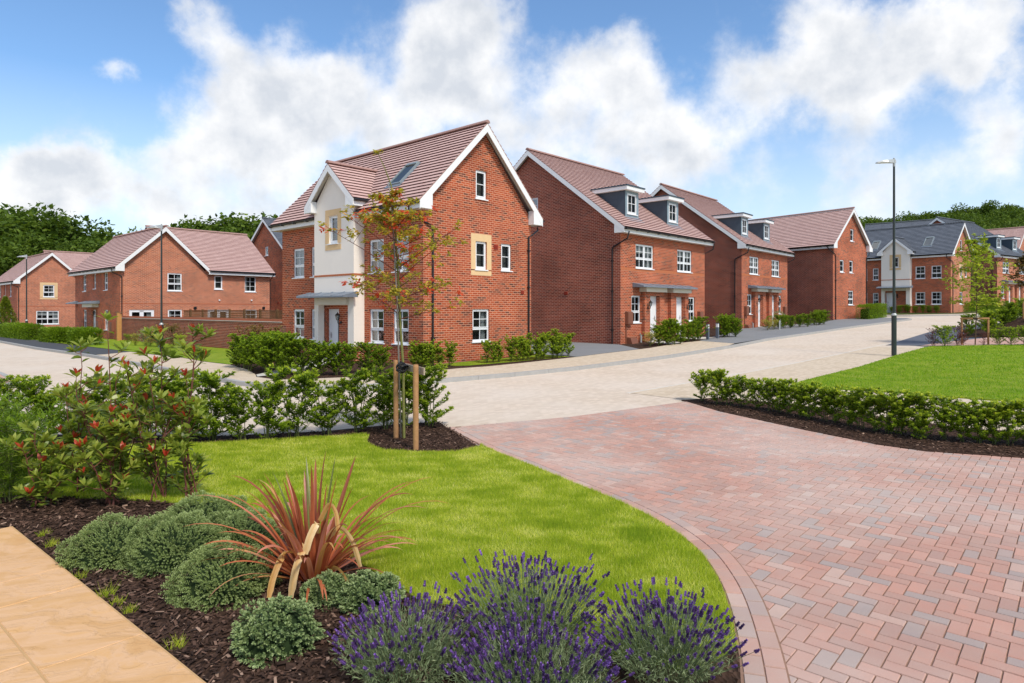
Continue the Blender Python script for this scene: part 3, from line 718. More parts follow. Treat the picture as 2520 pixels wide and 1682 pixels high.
def gable_roof(root, f, r0, r1, c0, c1, ze, zr, tile='pink', ov=(.28, .28), W0=None, W1=None, boxes=(1, 1), gutters=(1, 1), barge=(1, 1), ridge=True, fasc=(1, 1), name='roof', cr=None, cut=None, gaps=None):
    """f(r,c,z)->local point. slopes from eave lines c0,c1 (z=ze) to ridge at mid (z=zr), ridge runs r0..r1"""
    cm = (c0+c1)/2 if cr is None else cr
    mb = MB(); crs = .2
    for side in (0, 1):
        ce = c0 if side == 0 else c1
        run = cm-ce; rise = zr-ze; sl = math.hypot(run, rise); n = max(2, round(sl/crs))
        nx, nz = -rise/sl*(1 if run > 0 else -1), abs(run)/sl
        for k in range(n):
            t0, t1 = k/n, (k+1)/n
            ca, za = ce+run*t0, ze+rise*t0; cb, zb = ce+run*t1, ze+rise*t1
            h0, h1 = .056, .018
            A = [f(r0, ca+nx*h0, za+nz*h0), f(r1, ca+nx*h0, za+nz*h0), f(r1, cb+nx*h1, zb+nz*h1), f(r0, cb+nx*h1, zb+nz*h1)]
            uo = .165*(k % 2); v0, v1 = .3*k+.004, .3*(k+1)-.004
            q0 = r0
            if cut and side == 0 and ca < cut[1]:
                q0 = cut[0]; A[0] = f(q0, ca+nx*h0, za+nz*h0); A[3] = f(q0, cb+nx*h1, zb+nz*h1)
            mb.face(A, 0, [(q0+uo, v0), (r1+uo, v0), (r1+uo, v1), (q0+uo, v1)])
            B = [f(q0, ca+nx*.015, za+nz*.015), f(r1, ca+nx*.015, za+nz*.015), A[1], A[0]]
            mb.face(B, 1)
            for rr, s in ((r0, 1), (r1, 0)):
                mb.face([f(rr, ca+nx*.0, za), f(rr, cb, zb), f(rr, cb+nx*h1, zb+nz*h1), f(rr, ca+nx*h0, za+nz*h0)], 2)
        if cut and side == 0:
            tc = (cut[1]+.3-ce)/run; cc, cz = ce+run*tc, ze+rise*tc
            mb.face([f(cut[0], ce, ze), f(r1, ce, ze), f(r1, cc, cz), f(cut[0], cc, cz)], 2); mb.face([f(r0, cc, cz), f(r1, cc, cz), f(r1, cm, zr), f(r0, cm, zr)], 2)
        else: mb.face([f(r0, ce, ze), f(r1, ce, ze), f(r1, cm, zr), f(r0, cm, zr)], 2)
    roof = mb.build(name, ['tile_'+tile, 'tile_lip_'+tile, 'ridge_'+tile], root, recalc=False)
    if ridge:
        rb = MB(); n = max(1, round((r1-r0)/.45)); L = (r1-r0)/n
        for k in range(n):
            a, b = r0+k*L, r0+(k+1)*L; pr = [(.115*math.cos(q), .105*math.sin(q)) for q in [math.pi*i/8 for i in range(9)]]
            rb.prism([(x*1.0, y+.01) for x, y in pr], lambda u, v, w: f(w, cm+u, zr+.03+v), a+(.004 if k else -.02), b-.004 if k < n-1 else b+.02)
        rb.build('ridge_tiles', 'ridge_'+tile, roof)
    bw = .2
    for e, (on, rr, s) in enumerate(((barge[0], r0, -1), (barge[1], r1, 1))):
        if not on: continue
        b = MB()
        for side in (0, 1):
            ce = c0 if side == 0 else c1; sg = 1 if side == 0 else -1
            run = cm-ce; rise = zr-ze; sl = math.hypot(run, rise); vv = bw*sl/abs(run)
            poly = [(ce, ze), (cm, zr), (cm, zr-vv), (ce, ze-vv)]
            # cut the foot off level with the box
            b.prism(poly, lambda u, v, w: f(w, u, v), rr, rr-s*.025)
            Wc = (W0 if side == 0 else W1)
            if boxes[side]:
                # eaves box
                x0, x1 = ce+sg*.03, Wc+sg*.16 if Wc is not None else ce+sg*.5
                zt = ze+(x1-ce)/run*rise-vv*.9
                b.prism([(x0, ze-.24), (x0, ze+.0), (x1, zt), (x1, ze-.24)], lambda u, v, w: f(w, u, v), rr-s*.004, rr-s*(ov[e]-.004))
            # soffit under the verge
            off = vv-.02
            b.prism([(ce+.02*sg, ze-.05), (cm, zr-.06), (cm, zr-.10), (ce+.02*sg, ze-.09)], lambda u, v, w: f(w, u, v), rr-s*.026, rr-s*ov[e], 1)
        b.build('bargeboard', ['white_board', 'soffit'], root)
    for side in (0, 1):
        if not fasc[side]: continue
        ce = c0 if side == 0 else c1; sg = 1 if side == 0 else -1; Wc = W0 if side == 0 else W1
        segs = [(r0, r1)]
        if gaps and side == 0: segs = [(r0, gaps[0]), (gaps[1], r1)]
        b = MB()
        for s0, s1 in segs: b.box(s0+.03, s1-.03, min(ce+sg*.02, ce+sg*.045), max(ce+sg*.02, ce+sg*.045), ze-.24, ze-.03, 0, f=lambda r, c, z: f(r, c, z))
        if Wc is not None:
            lo, hi = sorted((ce+sg*.045, Wc)); b.box(r0+.27, r1-.27, lo, hi, ze-.235, ze-.22, 1, f=lambda r, c, z: f(r, c, z))
        b.build('fascia', ['white_board', 'soffit'], root)
        if gutters[side]:
            gt = MB(); q = [math.pi+math.pi*i/8 for i in range(9)]
            pr = [(.062*math.cos(a), .06*math.sin(a)) for a in q]+[(.05*math.cos(a), .045*math.sin(a)) for a in reversed(q)]
            nb = max(2, int((r1-r0)/.9)); GT = []
            for s0, s1 in segs:
                g1_ = MB(); g1_.prism(pr, lambda u, v, w: f(w, ce-sg*.055+u, ze-.035+v), s0, s1); GT.append((s0, s1, g1_))
            for k in range(nb+1):
                x = r0+.1+(r1-r0-.2)*k/nb
                for s0, s1, g1_ in GT:
                  if s0 <= x <= s1: g1_.box(x-.02, x+.02, min(ce-sg*.12, ce+sg*.02), max(ce-sg*.12, ce+sg*.02), ze-.11, ze-.02, 0, f=lambda r, c, z: f(r, c, z))
            for _, _, g1_ in GT: g1_.build('gutter', 'black_plastic', root)
    return roof

def downpipe(root, pts, r=.034):
    mb = MB(); mb.tube(pts, r, 8)
    for z in (1.0, 2.8, 4.2):
        p = pts[-1]; q = pts[-2]
        if q[2] > z: mb.box(p[0]-.05, p[0]+.05, p[1]-.05, p[1]+.05, z-.03, z+.03)
    return mb.build('downpipe', 'black_plastic', root)

def door(root, F, a0, a1, z0, z1, dep, glass_side=0):
    mb = MB(); t = .055
    fbox(mb, F, a0, a0+t, z0, z1, -dep-.06, -dep+.02); fbox(mb, F, a1-t, a1, z0, z1, -dep-.06, -dep+.02); fbox(mb, F, a0+t, a1-t, z1-t, z1, -dep-.06, -dep+.02)
    gx0, gx1 = (a0+t+.14, a0+t+.30) if glass_side == 0 else (a1-t-.30, a1-t-.14)
    gz0, gz1 = z0+.62, z1-.28
    for q in ((a0+t, gx0, z0, z1-t), (gx1, a1-t, z0, z1-t), (gx0, gx1, z0, gz0), (gx0, gx1, gz1, z1-t)): fbox(mb, F, *q, -dep-.04, -dep)
    for q in ((gx0-.03, gx0, gz0-.03, gz1+.03), (gx1, gx1+.03, gz0-.03, gz1+.03), (gx0, gx1, gz0-.03, gz0), (gx0, gx1, gz1, gz1+.03)): fbox(mb, F, *q, -dep+.0005, -dep+.012)
    o = mb.build('door', 'white_upvc', root)
    g_ = MB(); fbox(g_, F, gx0, gx1, gz0, gz1, -dep-.022, -dep-.018); fbox(g_, F, gx0, gx1, gz0, gz1, -dep-.12, -dep-.11, 1); g_.build('pane', ['glass', 'blind_dark'], o)  # dark board behind the glass stands for the unlit hall
    l_ = MB(); cx = (a0+a1)/2; fbox(l_, F, cx-.14, cx+.14, z0+.42, z0+.5, -dep+.001, -dep+.014); l_.build('letter_plate', 'letterplate', o)
    h_ = MB(); hx = a1-t-.07 if glass_side == 0 else a0+t+.07
    fbox(h_, F, hx-.02, hx+.02, z0+.92, z0+1.14, -dep+.001, -dep+.012); fbox(h_, F, hx-.1 if glass_side == 0 else hx, hx if glass_side == 0 else hx+.1, z0+1.03, z0+1.055, -dep+.03, -dep+.05); fbox(h_, F, hx-.012, hx+.012, z0+1.03, z0+1.055, -dep+.012, -dep+.03)
    h_.build('handle', 'letterplate', o)
    b = MB(); fbox(b, F, a0-.02, a1+.02, z0-.25, z0-.002, -dep-.1, .25); b.build('doorstep', 'concrete_slab', root)
    return o

def wall_lamp(root, F, a, z, out=.0):
    mb = MB()
    P = lambda u, v, w: F.P(a+u, z+v, w)
    mb.prism([(.05*math.cos(k*math.pi/4), .05*math.sin(k*math.pi/4)) for k in range(8)], P, out, out+.03)
    mb.tube([P(0, 0, out+.03), P(0, -.05, out+.08), P(0, -.02, out+.15), P(0, .08, out+.16)], .013, 6)
    def ring(v, r): return [(r*math.cos(k*math.pi/3), r*math.sin(k*math.pi/3), v) for k in range(6)]
    def R_(p): return F.P(a+p[0], z+p[2], out+.16+p[1])
    prof = [(.08, .04), (.10, .05), (.25, .085), (.27, .095), (.33, .04), (.36, .012), (.39, .012)]
    for (v0, r0), (v1, r1) in zip(prof[:2], prof[1:2]): pass
    for i in (0, 2, 3, 4, 5):
        A, B = ring(*prof[i]), ring(*prof[i+1])
        for k in range(6): mb.face([R_(A[k]), R_(A[(k+1) % 6]), R_(B[(k+1) % 6]), R_(B[k])])
    A, B = ring(.10, .05), ring(.25, .085)
    for k in range(6): mb.tube([R_(A[k]), R_(B[k])], .006, 4)
    o = mb.build('wall_lamp', 'black_iron', root)
    gm = MB(); A, B = ring(.10, .047), ring(.25, .081)
    for k in range(6): gm.face([R_(A[k]), R_(A[(k+1) % 6]), R_(B[(k+1) % 6]), R_(B[k])])
    gm.build('lamp_glass', 'glass', o)
    return o

def meter_box(root, F, a0, a1, z0, z1, pipe_to=None):
    mb = MB(); fbox(mb, F, a0, a1, z0, z1, .001, .17); fbox(mb, F, a0+.03, a1-.03, z0+.03, z1-.03, .17, .182)
    if pipe_to is not None: fbox(mb, F, a0+.04, a0+.09, pipe_to, z0-.0, .003, .05)
    return mb.build('meter_box', 'meter_brown', root)
def vent(root, F, a, z, s=.11, mat='vent_terracotta'):
    mb = MB()
    fbox(mb, F, a-s, a+s, z-s*.8, z+s*.8, .001, .018)
    for k in range(5): fbox(mb, F, a-s*.85, a+s*.85, z-s*.6+k*s*.27, z-s*.6+k*s*.27+.012, .018, .03)
    return mb.build('air_vent', mat, root)

def lead_canopy(root, F, a0, a1, z0, d, name='canopy', zt=.14, lint=(), inset=.22):
    """flat lead-clad canopy with rolled joints on a cream lintel box"""
    mb = MB()
    mb.prism([(0.001, z0), (d, z0), (d, z0+.05), (0.001, z0+zt+.06)], lambda u, v, w: F.P(w, v, u), a0, a1)
    n = max(3, int((a1-a0)/.75))
    for k in range(n+1):
        x = a0+.02+(a1-a0-.04)*k/n
        mb.tube([F.P(x, z0+.055, d-.01), F.P(x, z0+zt+.065, .02)], .018, 6)
    o = mb.build(name, 'lead_sheet', root)
    for (b0, b1, y0, y1, dd) in lint:
        l_ = MB(); fbox(l_, F, b0, b1, y0, y1, 0.002, dd); l_.build('canopy_box', 'lintel_cream', root)
    return o

def skylight(roofobj, f, r0, r1, t0, t1, c0, cm, ze, zr):
    """roof window lying in the slope"""
    run, rise = cm-c0, zr-ze; sl = math.hypot(run, rise); nx, nz = -rise/sl, run/sl
    def P(r, t, h): return f(r, c0+run*t+nx*h, ze+rise*t+nz*h)
    mb = MB()
    def bx(ra, rb, ta, tb, h0, h1, m=0): mb.box(ra, rb, ta, tb, h0, h1, m, f=lambda a, b, c: P(a, b, c))
    w = .055; tw = .055/sl
    bx(r0, r0+w, t0, t1, .0, .11); bx(r1-w, r1, t0, t1, .0, .11); bx(r0+w, r1-w, t0, t0+tw, .0, .10); bx(r0+w, r1-w, t1-tw*2.2, t1, .0, .13)
    bx(r0-.08, r1+.08, t0-.16/sl, t0-.002, .05, .062, 1)
    bx(r0-.06, r0-.002, t0, t1, .03, .058, 1); bx(r1+.002, r1+.06, t0, t1, .03, .058, 1)
    o = mb.build('skylight', ['skylight_frame', 'lead_sheet'], roofobj)
    g_ = MB(); g_.face([P(r0+w, t0+tw, .085), P(r1-w, t0+tw, .085), P(r1-w, t1-tw*2.2, .085), P(r0+w, t1-tw*2.2, .085)]); g_.build('pane', 'glass', o, recalc=False)
    b = MB(); b.face([P(r0+w, t0+tw, .06), P(r1-w, t0+tw, .06), P(r1-w, t1-tw*2.2, .06), P(r0+w, t1-tw*2.2, .06)]); b.build('window_backing', 'blind_slate', o, recalc=False)

def string_course(root, F, a0, a1, z, h=.075, d=.006, mat='brick_band'):
    mb = MB(); n = int((a1-a0)/.225)
    for i in range(n): fbox(mb, F, a0+(a1-a0)*i/n+.004, a0+(a1-a0)*(i+1)/n-.004, z, z+h, -.01, d)
    return mb.build('string_course', mat, root)

# ---------- type one: two-and-a-half storeys, rendered gabled bay over the door
def house_bay(name, loc, rz, dz, label, group, tile='pink', brick='brick_red', brick_g=None, gable=5.42, full=True, det=True):
    root = empty(name, (loc[0], loc[1], 0), rz, label, 'house', group)
    W, Ln = gable, 9.09; ZB = -1.2
    FG = Face((0, 0), (1, 0), (0, -1)); FF = Face((0, 0), (0, 1), (-1, 0)); FB = Face((W, 0), (0, 1), (1, 0)); FE = Face((0, Ln), (1, 0), (0, 1))
    z = lambda v: v+dz
    mb = MB()
    ap = 5.2+(8.52-5.45)*(W/2)/(W/2+.38)+.26
    gp = [(0, z(ZB)), (W, z(ZB)), (W, z(5.42)), (W/2, z(ap+.25)), (0, z(5.42))]
    if full == 'mirror':
        go = [(1.08, 3.39, 1.73, 4.37), (2.6, 3.39, 3.2, 4.38), (2.74, 5.93, 3.3, 6.92), (2.4, .82, 3.25, 1.97)]
    else:
        go = [(2.40, 5.89, 2.95, 6.90), (2.39, 3.37, 2.95, 4.38), (3.72, 3.39, 4.27, 4.38), (2.24, .81, 3.09, 1.96)]
    fo = [(.76, .78, 1.60, 1.96), (2.12, .78, 2.96, 1.96), (.76, 3.24, 1.60, 4.42), (2.12, 3.24, 2.96, 4.42), (6.3, .78, 6.83, 1.96), (6.3, 3.24, 6.83, 4.42), (7.36, .78, 8.20, 1.96), (7.36, 3.24, 8.20, 4.42)]
    if full == 'mirror': fo = []
    zz = lambda L: [tuple([o[0], z(o[1]), o[2], z(o[3])]+list(o[4:])) for o in L]
    wall_face(mb, FG, gp, zz(go), 1 if brick_g else 0)
    fp = [(0, z(ZB)), (Ln, z(ZB)), (Ln, z(5.3)), (0, z(5.3))]
    port = [] if full == 'mirror' else [(3.62, -1.2, 5.57, 2.11, .0)]
    wall_face(mb, FF, fp, zz(fo+port), 0, uo=.11)
    wall_face(mb, FB, fp, [], 0); wall_face(mb, FE, gp, [], 0)
    if port:
        # porch recess walls: plane set back .18 with the doorway, jambs
        FP = Face((-.18, 0), (0, 1), (-1, 0))
        wall_face(mb, FP, [(3.4, z(-1.2)), (5.7, z(-1.2)), (5.7, z(2.3)), (3.4, z(2.3))], zz([(4.60, -1.2, 5.56, 1.98, .26)]), 0)
    walls = mb.build('wall', [brick, brick_g or brick], root, recalc=False)
    for k, (a0, z0, a1, z1) in enumerate(go):
        st = 'P2' if (a1-a0) < .7 else 'S2'
        window(root, FG, a0, z(z0), a1, z(z1), st, 'blind_grey' if st == 'P2' else 'blind_dark')
    for k, (a0, z0, a1, z1) in enumerate(fo):
        window(root, FF, a0, z(z0), a1, z(z1), 'S2', 'blind_grey' if z0 > 2 else 'blind_dark')
    # stone surround round the middle gable window
    if full != 'mirror':
        mb = MB(); a0, a1, b0, b1 = 2.16, 3.19, 3.16, 4.63
        for q in ((a0, a1, b1-.26, b1), (a0, 2.385, 3.37, b1-.262), (2.955, a1, 3.37, b1-.262), (a0, a1, b0, 3.328)): fbox(mb, FG, q[0], q[1], z(q[2]), z(q[3]), -.02, .012)
        mb.build('stone_surround', 'stone_buff', root)
    for o in (go + fo):
        F = FG if o in go else FF
        if o[3] < 6.5 and not (o[0] == 2.39): lintel_band(root, F, o[0]-.05, o[2]+.05, z(o[3]), .075)
    if full != 'mirror':
        string_course(root, FF, .005, 3.2, z(3.16)); string_course(root, FF, 5.86, Ln-.005, z(3.16)); vent(root, FG, 3.42, z(4.22)); vent(root, FG, 4.9, z(2.6), .08)
    else: string_course(root, FG, .01, W-.01, z(.62))
    # roof
    f = lambda r, c, zz_: (c, r, zz_+dz)
    ze, zr = 5.45, 8.52
    roof = gable_roof(root, f, -.28, Ln+.28, -.38, W+.38, ze, zr, tile, W0=0, W1=W, gaps=None if full == 'mirror' else (3.24, 5.87))
    if full != 'mirror':
        skylight(roof, f, 1.78, 2.50, .285, .57, -.38, W/2, ze, zr)
        skylight(roof, f, 6.6, 7.32, .285, .57, -.38, W/2, ze, zr)
    # downpipes
    downpipe(root, [(-.43, .22, z(5.36)), (-.43, .22, z(5.1)), (.10, -.05, z(4.78)), (.36, -.06, z(4.7)), (.36, -.06, z(ZB))] if full != 'mirror' else [(-.43, .25, z(5.36)), (-.43, .1, z(5.12)), (.1, -.06, z(4.8)), (.32, -.06, z(4.7)), (.32, -.06, z(ZB))])
    downpipe(root, [(W+.43, .08, z(5.36)), (W+.43, .02, z(5.05)), (W-.0, -.05, z(4.83)), (W-.2, -.055, z(4.75)), (W-.2, -.055, z(ZB))])
    if full == 'mirror': return root
    # bay
    FY = Face((-.45, 0), (0, 1), (-1, 0)); FS = Face((-.45, 3.26), (1, 0), (0, -1)); FS2 = Face((-.45, 5.85), (1, 0), (0, 1))
    mb = MB(); cm = 4.555
    bp = [(3.26, z(.63)), (5.85, z(.63)), (5.85, z(5.8)), (cm, z(7.22)), (3.26, z(5.8))]
    wall_face(mb, FY, bp, zz([(3.62, .63, 5.57, 2.11, .25), (4.27, 4.38, 4.83, 5.40, .09)]), 0)
    sp = [(0, z(.63)), (.449, z(.63)), (.449, z(5.8)), (0, z(5.8))]
    wall_face(mb, FS, sp, []); wall_face(mb, FS2, sp, [])
    wall_face(mb, FS, [(.45, z(5.2)), (1.2, z(5.2)), (1.2, z(5.9)), (.45, z(5.8))], []); wall_face(mb, FS2, [(.45, z(5.2)), (1.2, z(5.2)), (1.2, z(5.9)), (.45, z(5.8))], [])
    # porch ceiling
    mb.face([(-.449, 3.62, z(2.109)), (-.449, 5.57, z(2.109)), (-.18, 5.57, z(2.109)), (-.18, 3.62, z(2.109))])
    mb.build('bay_wall', 'render_cream', root, recalc=False)
    pl = MB()
    for a0, a1 in ((3.262, 3.62), (5.57, 5.848)):
        pl.box(-.445, -.002, a0, a1, z(-1.2), z(.628))
    bpl = pl.build('bay_plinth', 'brick_dark_shaded', root)
    st = MB()
    nb = 12
    for i in range(nb): fbox(st, FY, 3.255+2.6*i/nb+.003, 3.255+2.6*(i+1)/nb-.003, z(3.165), z(3.235), -.01, .012)
    for i in range(2): fbox(st, FS, -.005+.225*i+.003, -.005+.225*(i+1)-.003, z(3.165), z(3.235), -.01, .012)
    st.build('string_course', 'brick_band', root)
    window(root, FY, 4.27, z(4.38), 4.83, z(5.40), 'P2', 'blind_grey', .085)
    mb = MB(); a0, a1, b0, b1 = 4.05, 5.08, 4.14, 5.63
    for q in ((a0, a1, b1-.22, b1), (a0, 4.265, 4.38, b1-.222), (4.835, a1, 4.38, b1-.222), (a0, a1, b0, 4.338)): fbox(mb, FY, q[0], q[1], z(q[2]), z(q[3]), -.02, .014)
    mb.build('stone_surround', 'stone_buff', root)
    f2 = lambda r, c, zz_: (r, c, zz_+dz)
    gable_roof(root, f2, -.70, 1.75, 2.95, 6.16, 5.84, 7.26, tile, ov=(.25, .0), W0=3.26, W1=5.85, barge=(1, 0), fasc=(0, 0), gutters=(0, 0), name='bay_roof')
    for s, c in ((1, 2.95), (-1, 6.16)):
        b = MB(); lo, hi = sorted((c+s*.02, c+s*.045)); b.box(-.68, .02, lo, hi, z(5.6), z(5.81)); lo, hi = sorted((c+s*.045, 3.26 if s > 0 else 5.85)); b.box(-.45, .02, lo, hi, z(5.602), z(5.615), 1); b.build('fascia', ['white_board', 'soffit'], root)
        b = MB(); b.tube([(-.66, c-s*.04, z(5.80)), (.1, c-s*.04, z(5.80))], .05, 8); b.build('gutter', 'black_plastic', root)
    # door, canopy, lamp
    door(root, FP, 4.61, 5.55, z(-.06), z(1.97), .2, 0)
    lead_canopy(root, FY, 3.0, 6.1, z(2.38), .62, lint=((3.58, 5.66, z(2.12), z(2.38), .10),))
    wall_lamp(root, FP, 4.45, z(1.47))
    meter_box(root, FF, 8.45, 8.92, z(.55), z(1.2))
    return root

house_bay('detached_house', (-2.8885, 21.2), TH, 0, 'nearest brick house, with pink tiles and a cream gabled bay over its front door', 'brick houses of the estate')
house_bay('detached_house', (24.93, 50.5), math.radians(36.6), 1.49, 'pink roofed brick house turned end-on, four windows in its gable, left of the tallest lamp', 'brick houses of the estate', full='mirror', gable=5.55, brick='brick_dark_shaded', brick_g='brick_red')  # shade of the left wall put into a darker brick
house_bay('detached_house', (40.5, 60.0), math.radians(38.2), 1.64, 'grey roofed brick house with a cream gabled bay, behind the tallest street lamp', 'brick houses of the estate', tile='grey', brick='brick_red', brick_g='brick_orange')

# ---------- type two: pair of houses with two lead dormers
def house_pair(name, loc, rz, dz, label, group, tile='pink', brick='brick_red', gb='brick_dark_shaded', width=8.25, detail=True):  # gb: darker brick that paints shade onto the gable sides
    root = empty(name, (loc[0], loc[1], 0), rz, label, 'house', group)
    W, D = width, 11.0; ZB = -1.6; z = lambda v: v+dz
    FF = Face((0, 0), (1, 0), (0, -1)); FL = Face((0, 0), (0, 1), (-1, 0)); FR = Face((W, 0), (0, 1), (1, 0)); FK = Face((0, D), (1, 0), (0, 1))
    mb = MB(); zz = lambda L: [tuple([o[0], z(o[1]), o[2], z(o[3])]+list(o[4:])) for o in L]
    fo = [(1.28, 3.92, 2.88, 5.07), (5.23, 3.92, 6.80, 5.07), (.92, 1.32, 1.70, 2.61), (6.39, 1.32, 7.12, 2.61)]
    wall_face(mb, FF, [(0, z(ZB)), (W, z(ZB)), (W, z(5.6)), (0, z(5.6))], zz(fo+[(2.29, -1.6, 3.20, 2.61, .2), (4.82, -1.6, 5.73, 2.61, .2)]), 0)
    gp = [(0, z(ZB)), (D, z(ZB)), (D, z(5.6)), (D/2, z(9.98)), (0, z(5.6))]
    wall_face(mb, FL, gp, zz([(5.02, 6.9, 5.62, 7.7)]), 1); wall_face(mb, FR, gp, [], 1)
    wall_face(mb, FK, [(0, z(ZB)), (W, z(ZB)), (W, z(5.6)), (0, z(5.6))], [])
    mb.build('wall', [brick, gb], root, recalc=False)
    for k, (a0, z0, a1, z1) in enumerate(fo):
        window(root, FF, a0, z(z0), a1, z(z1), 'D' if a1-a0 > 1.2 else 'S2', 'blind_dark')
        lintel_band(root, FF, a0-.05, a1+.05, z(z1), .075)
    window(root, FL, 5.02, z(6.9), 5.62, z(7.7), 'P2', 'blind_grey')
    string_course(root, FF, .005, W-.005, z(3.77), .14); 
    string_course(root, FL, .3, D-.3, z(.95), .03, .003, 'brick_dark_shaded')
    # projecting porch piers
    pr = MB()
    for a0, a1 in ((1.78, 2.288), (3.202, 3.62), (4.27, 4.818), (5.732, 6.1)):
        pr.box(a0, a1, -.18, -.002, z(-1.6), z(2.78))
    for a0, a1 in ((1.78, 3.62), (4.27, 6.1)): pr.box(a0+.002, a1-.002, -.178, -.003, z(2.611), z(2.79))
    me = pr.build('porch_pier', brick, root); 
    uvl = me.data.uv_layers[0].data
    for p in me.data.polygons:
        for li in p.loop_indices:
            co = me.data.vertices[me.data.loops[li].vertex_index].co; uvl[li].uv = (co.x+co.y, co.z)
    door(root, FF, 2.295, 3.195, z(.5), z(2.60), .06, 0); door(root, FF, 4.825, 5.725, z(.5), z(2.60), .06, 0)
    lead_canopy(root, FF, 1.0, 6.3, z(3.0), .62, lint=((1.60, 3.52, z(2.792), z(3.0), .4), (4.12, 6.0, z(2.792), z(3.0), .4)))
    FFp = Face((0, -.18), (1, 0), (0, -1))
    wall_lamp(root, FFp, 2.05, z(2.02)); wall_lamp(root, FFp, 5.92, z(2.02))
    meter_box(root, FF, .36, .80, z(1.26), z(1.84), z(.1)); meter_box(root, FF, 7.4, 7.8, z(1.26), z(1.84), z(.1))
    gb_ = MB(); gb_.prism([(.002, z(.1)), (.40, z(.1)), (.22, z(.62)), (.002, z(.66))], lambda u, v, w: FF.P(w, v, u), .50, 1.05); gb_.build('gas_box', 'meter_brown', root)
    st = MB(); st.tube([FF.P(1.55, z(-.2), .12), FF.P(1.55, z(.72), .12), FF.P(1.55, z(.8), .07)], .05, 8); st.build('vent_pipe', 'galvanised', root)
    for a, zq in ((3.2, 2.75), (6.4, 2.75), (6.0, 4.65)): vent(root, FL, a, z(zq), .1)
    downpipe(root, [(.02, -.46, z(5.52)), (-.03, -.4, z(5.2)), (-.055, .35, z(4.85)), (-.055, .42, z(4.75)), (-.055, .42, z(ZB))])
    downpipe(root, [(W+.2, -.46, z(5.52)), (W+.2, -.4, z(5.25)), (W+.05, .1, z(5.0)), (W+.05, .1, z(ZB))])
    f = lambda r, c, q: (r, c, q+dz)
    ze, zr = 5.70, 10.13
    roof = gable_roof(root, f, -.28, W+.28, -.38, D+.38, ze, zr, tile, W0=0, W1=D)
    m = (zr-ze)/(D/2+.38)
    for x0, x1 in ((1.16, 2.32), (5.08, 6.24)):
        y0 = .50; zt = 7.66; zb = ze+m*(y0+.38); yb = (zt-ze)/m-.38+.1
        dm = empty('dormer', (0, 0, 0)); dm.parent = root
        b = MB()
        for xx, sgn in ((x0, 1), (x1, -1)):
            lo, hi = sorted((xx, xx+sgn*.06))
            b.prism([(y0+.02, z(zb-.1)), (y0+.02, z(zt)), (yb, z(zt)), (yb, z(zt-.15))], lambda u, v, w: (w, u, v), lo, hi)
        b.build('cheek', 'dormer_lead', dm)
        FD = Face((0, y0), (1, 0), (0, -1)); b = MB()
        wall_face(b, FD, [(x0, z(zb-.08)), (x1, z(zb-.08)), (x1, z(zt)), (x0, z(zt))], [(x0+.17, z(6.56), x1-.17, z(7.54))], 0)
        b.build('dormer_front', 'dormer_front', dm, recalc=False)
        window(dm, FD, x0+.17, z(6.56), x1-.17, z(7.54), 'G4' if False else 'P2', 'blind_grey', .03)
        gbz = MB(); cx = (x0+x1)/2; gbz.box(cx-.012, cx+.012, y0+.02, y0+.045, z(6.66), z(7.46)); gbz.build('glazing_bar', 'white_upvc', dm)
        b = MB(); b.box(x0-.2, x1+.2, y0-.22, yb+.15, z(zt), z(zt+.17)); b.build('fascia', 'white_board', dm)
        b = MB(); b.box(x0-.23, x1+.23, y0-.25, yb+.5, z(zt+.172), z(zt+.235)); b.build('dormer_roof', 'dormer_lead', dm)
        b = MB(); b.prism([(y0-.32, z(zb-.23)), (y0-.32, z(zb-.21)), (y0+.0, z(zb+.055)), (y0+.0, z(zb+.035))], lambda u, v, w: (w, u, v), x0-.08, x1+.12); b.build('lead_apron', 'lead_sheet', dm)
    return root
house_pair('semi_detached_house', (4.99, 29.9), math.radians(46.8), 0, 'nearer pink roofed pair of brick houses with two lead dormers, beside the nearest house', 'brick houses of the estate')
house_pair('semi_detached_house', (14.48, 41.0), math.radians(48.6), .32, 'second pink roofed pair with two lead dormers, partly hidden behind the nearer pair', 'brick houses of the estate', width=8.4)
house_pair('semi_detached_house', (49.25, 66.0), math.radians(32.8), 1.77, 'grey roofed brick pair with two lead dormers, right of the lime-green tree', 'brick houses of the estate', tile='grey', brick='brick_orange', gb='brick_dark_shaded')
Kc = (-21.6+5.5*.729, 57-5.5*.684)
house_pair('semi_detached_house', Kc, math.radians(46.8), -.25, 'brick gable with a grey roof showing just left of the nearest house', 'brick houses of the estate', tile='grey', gb='brick_red')

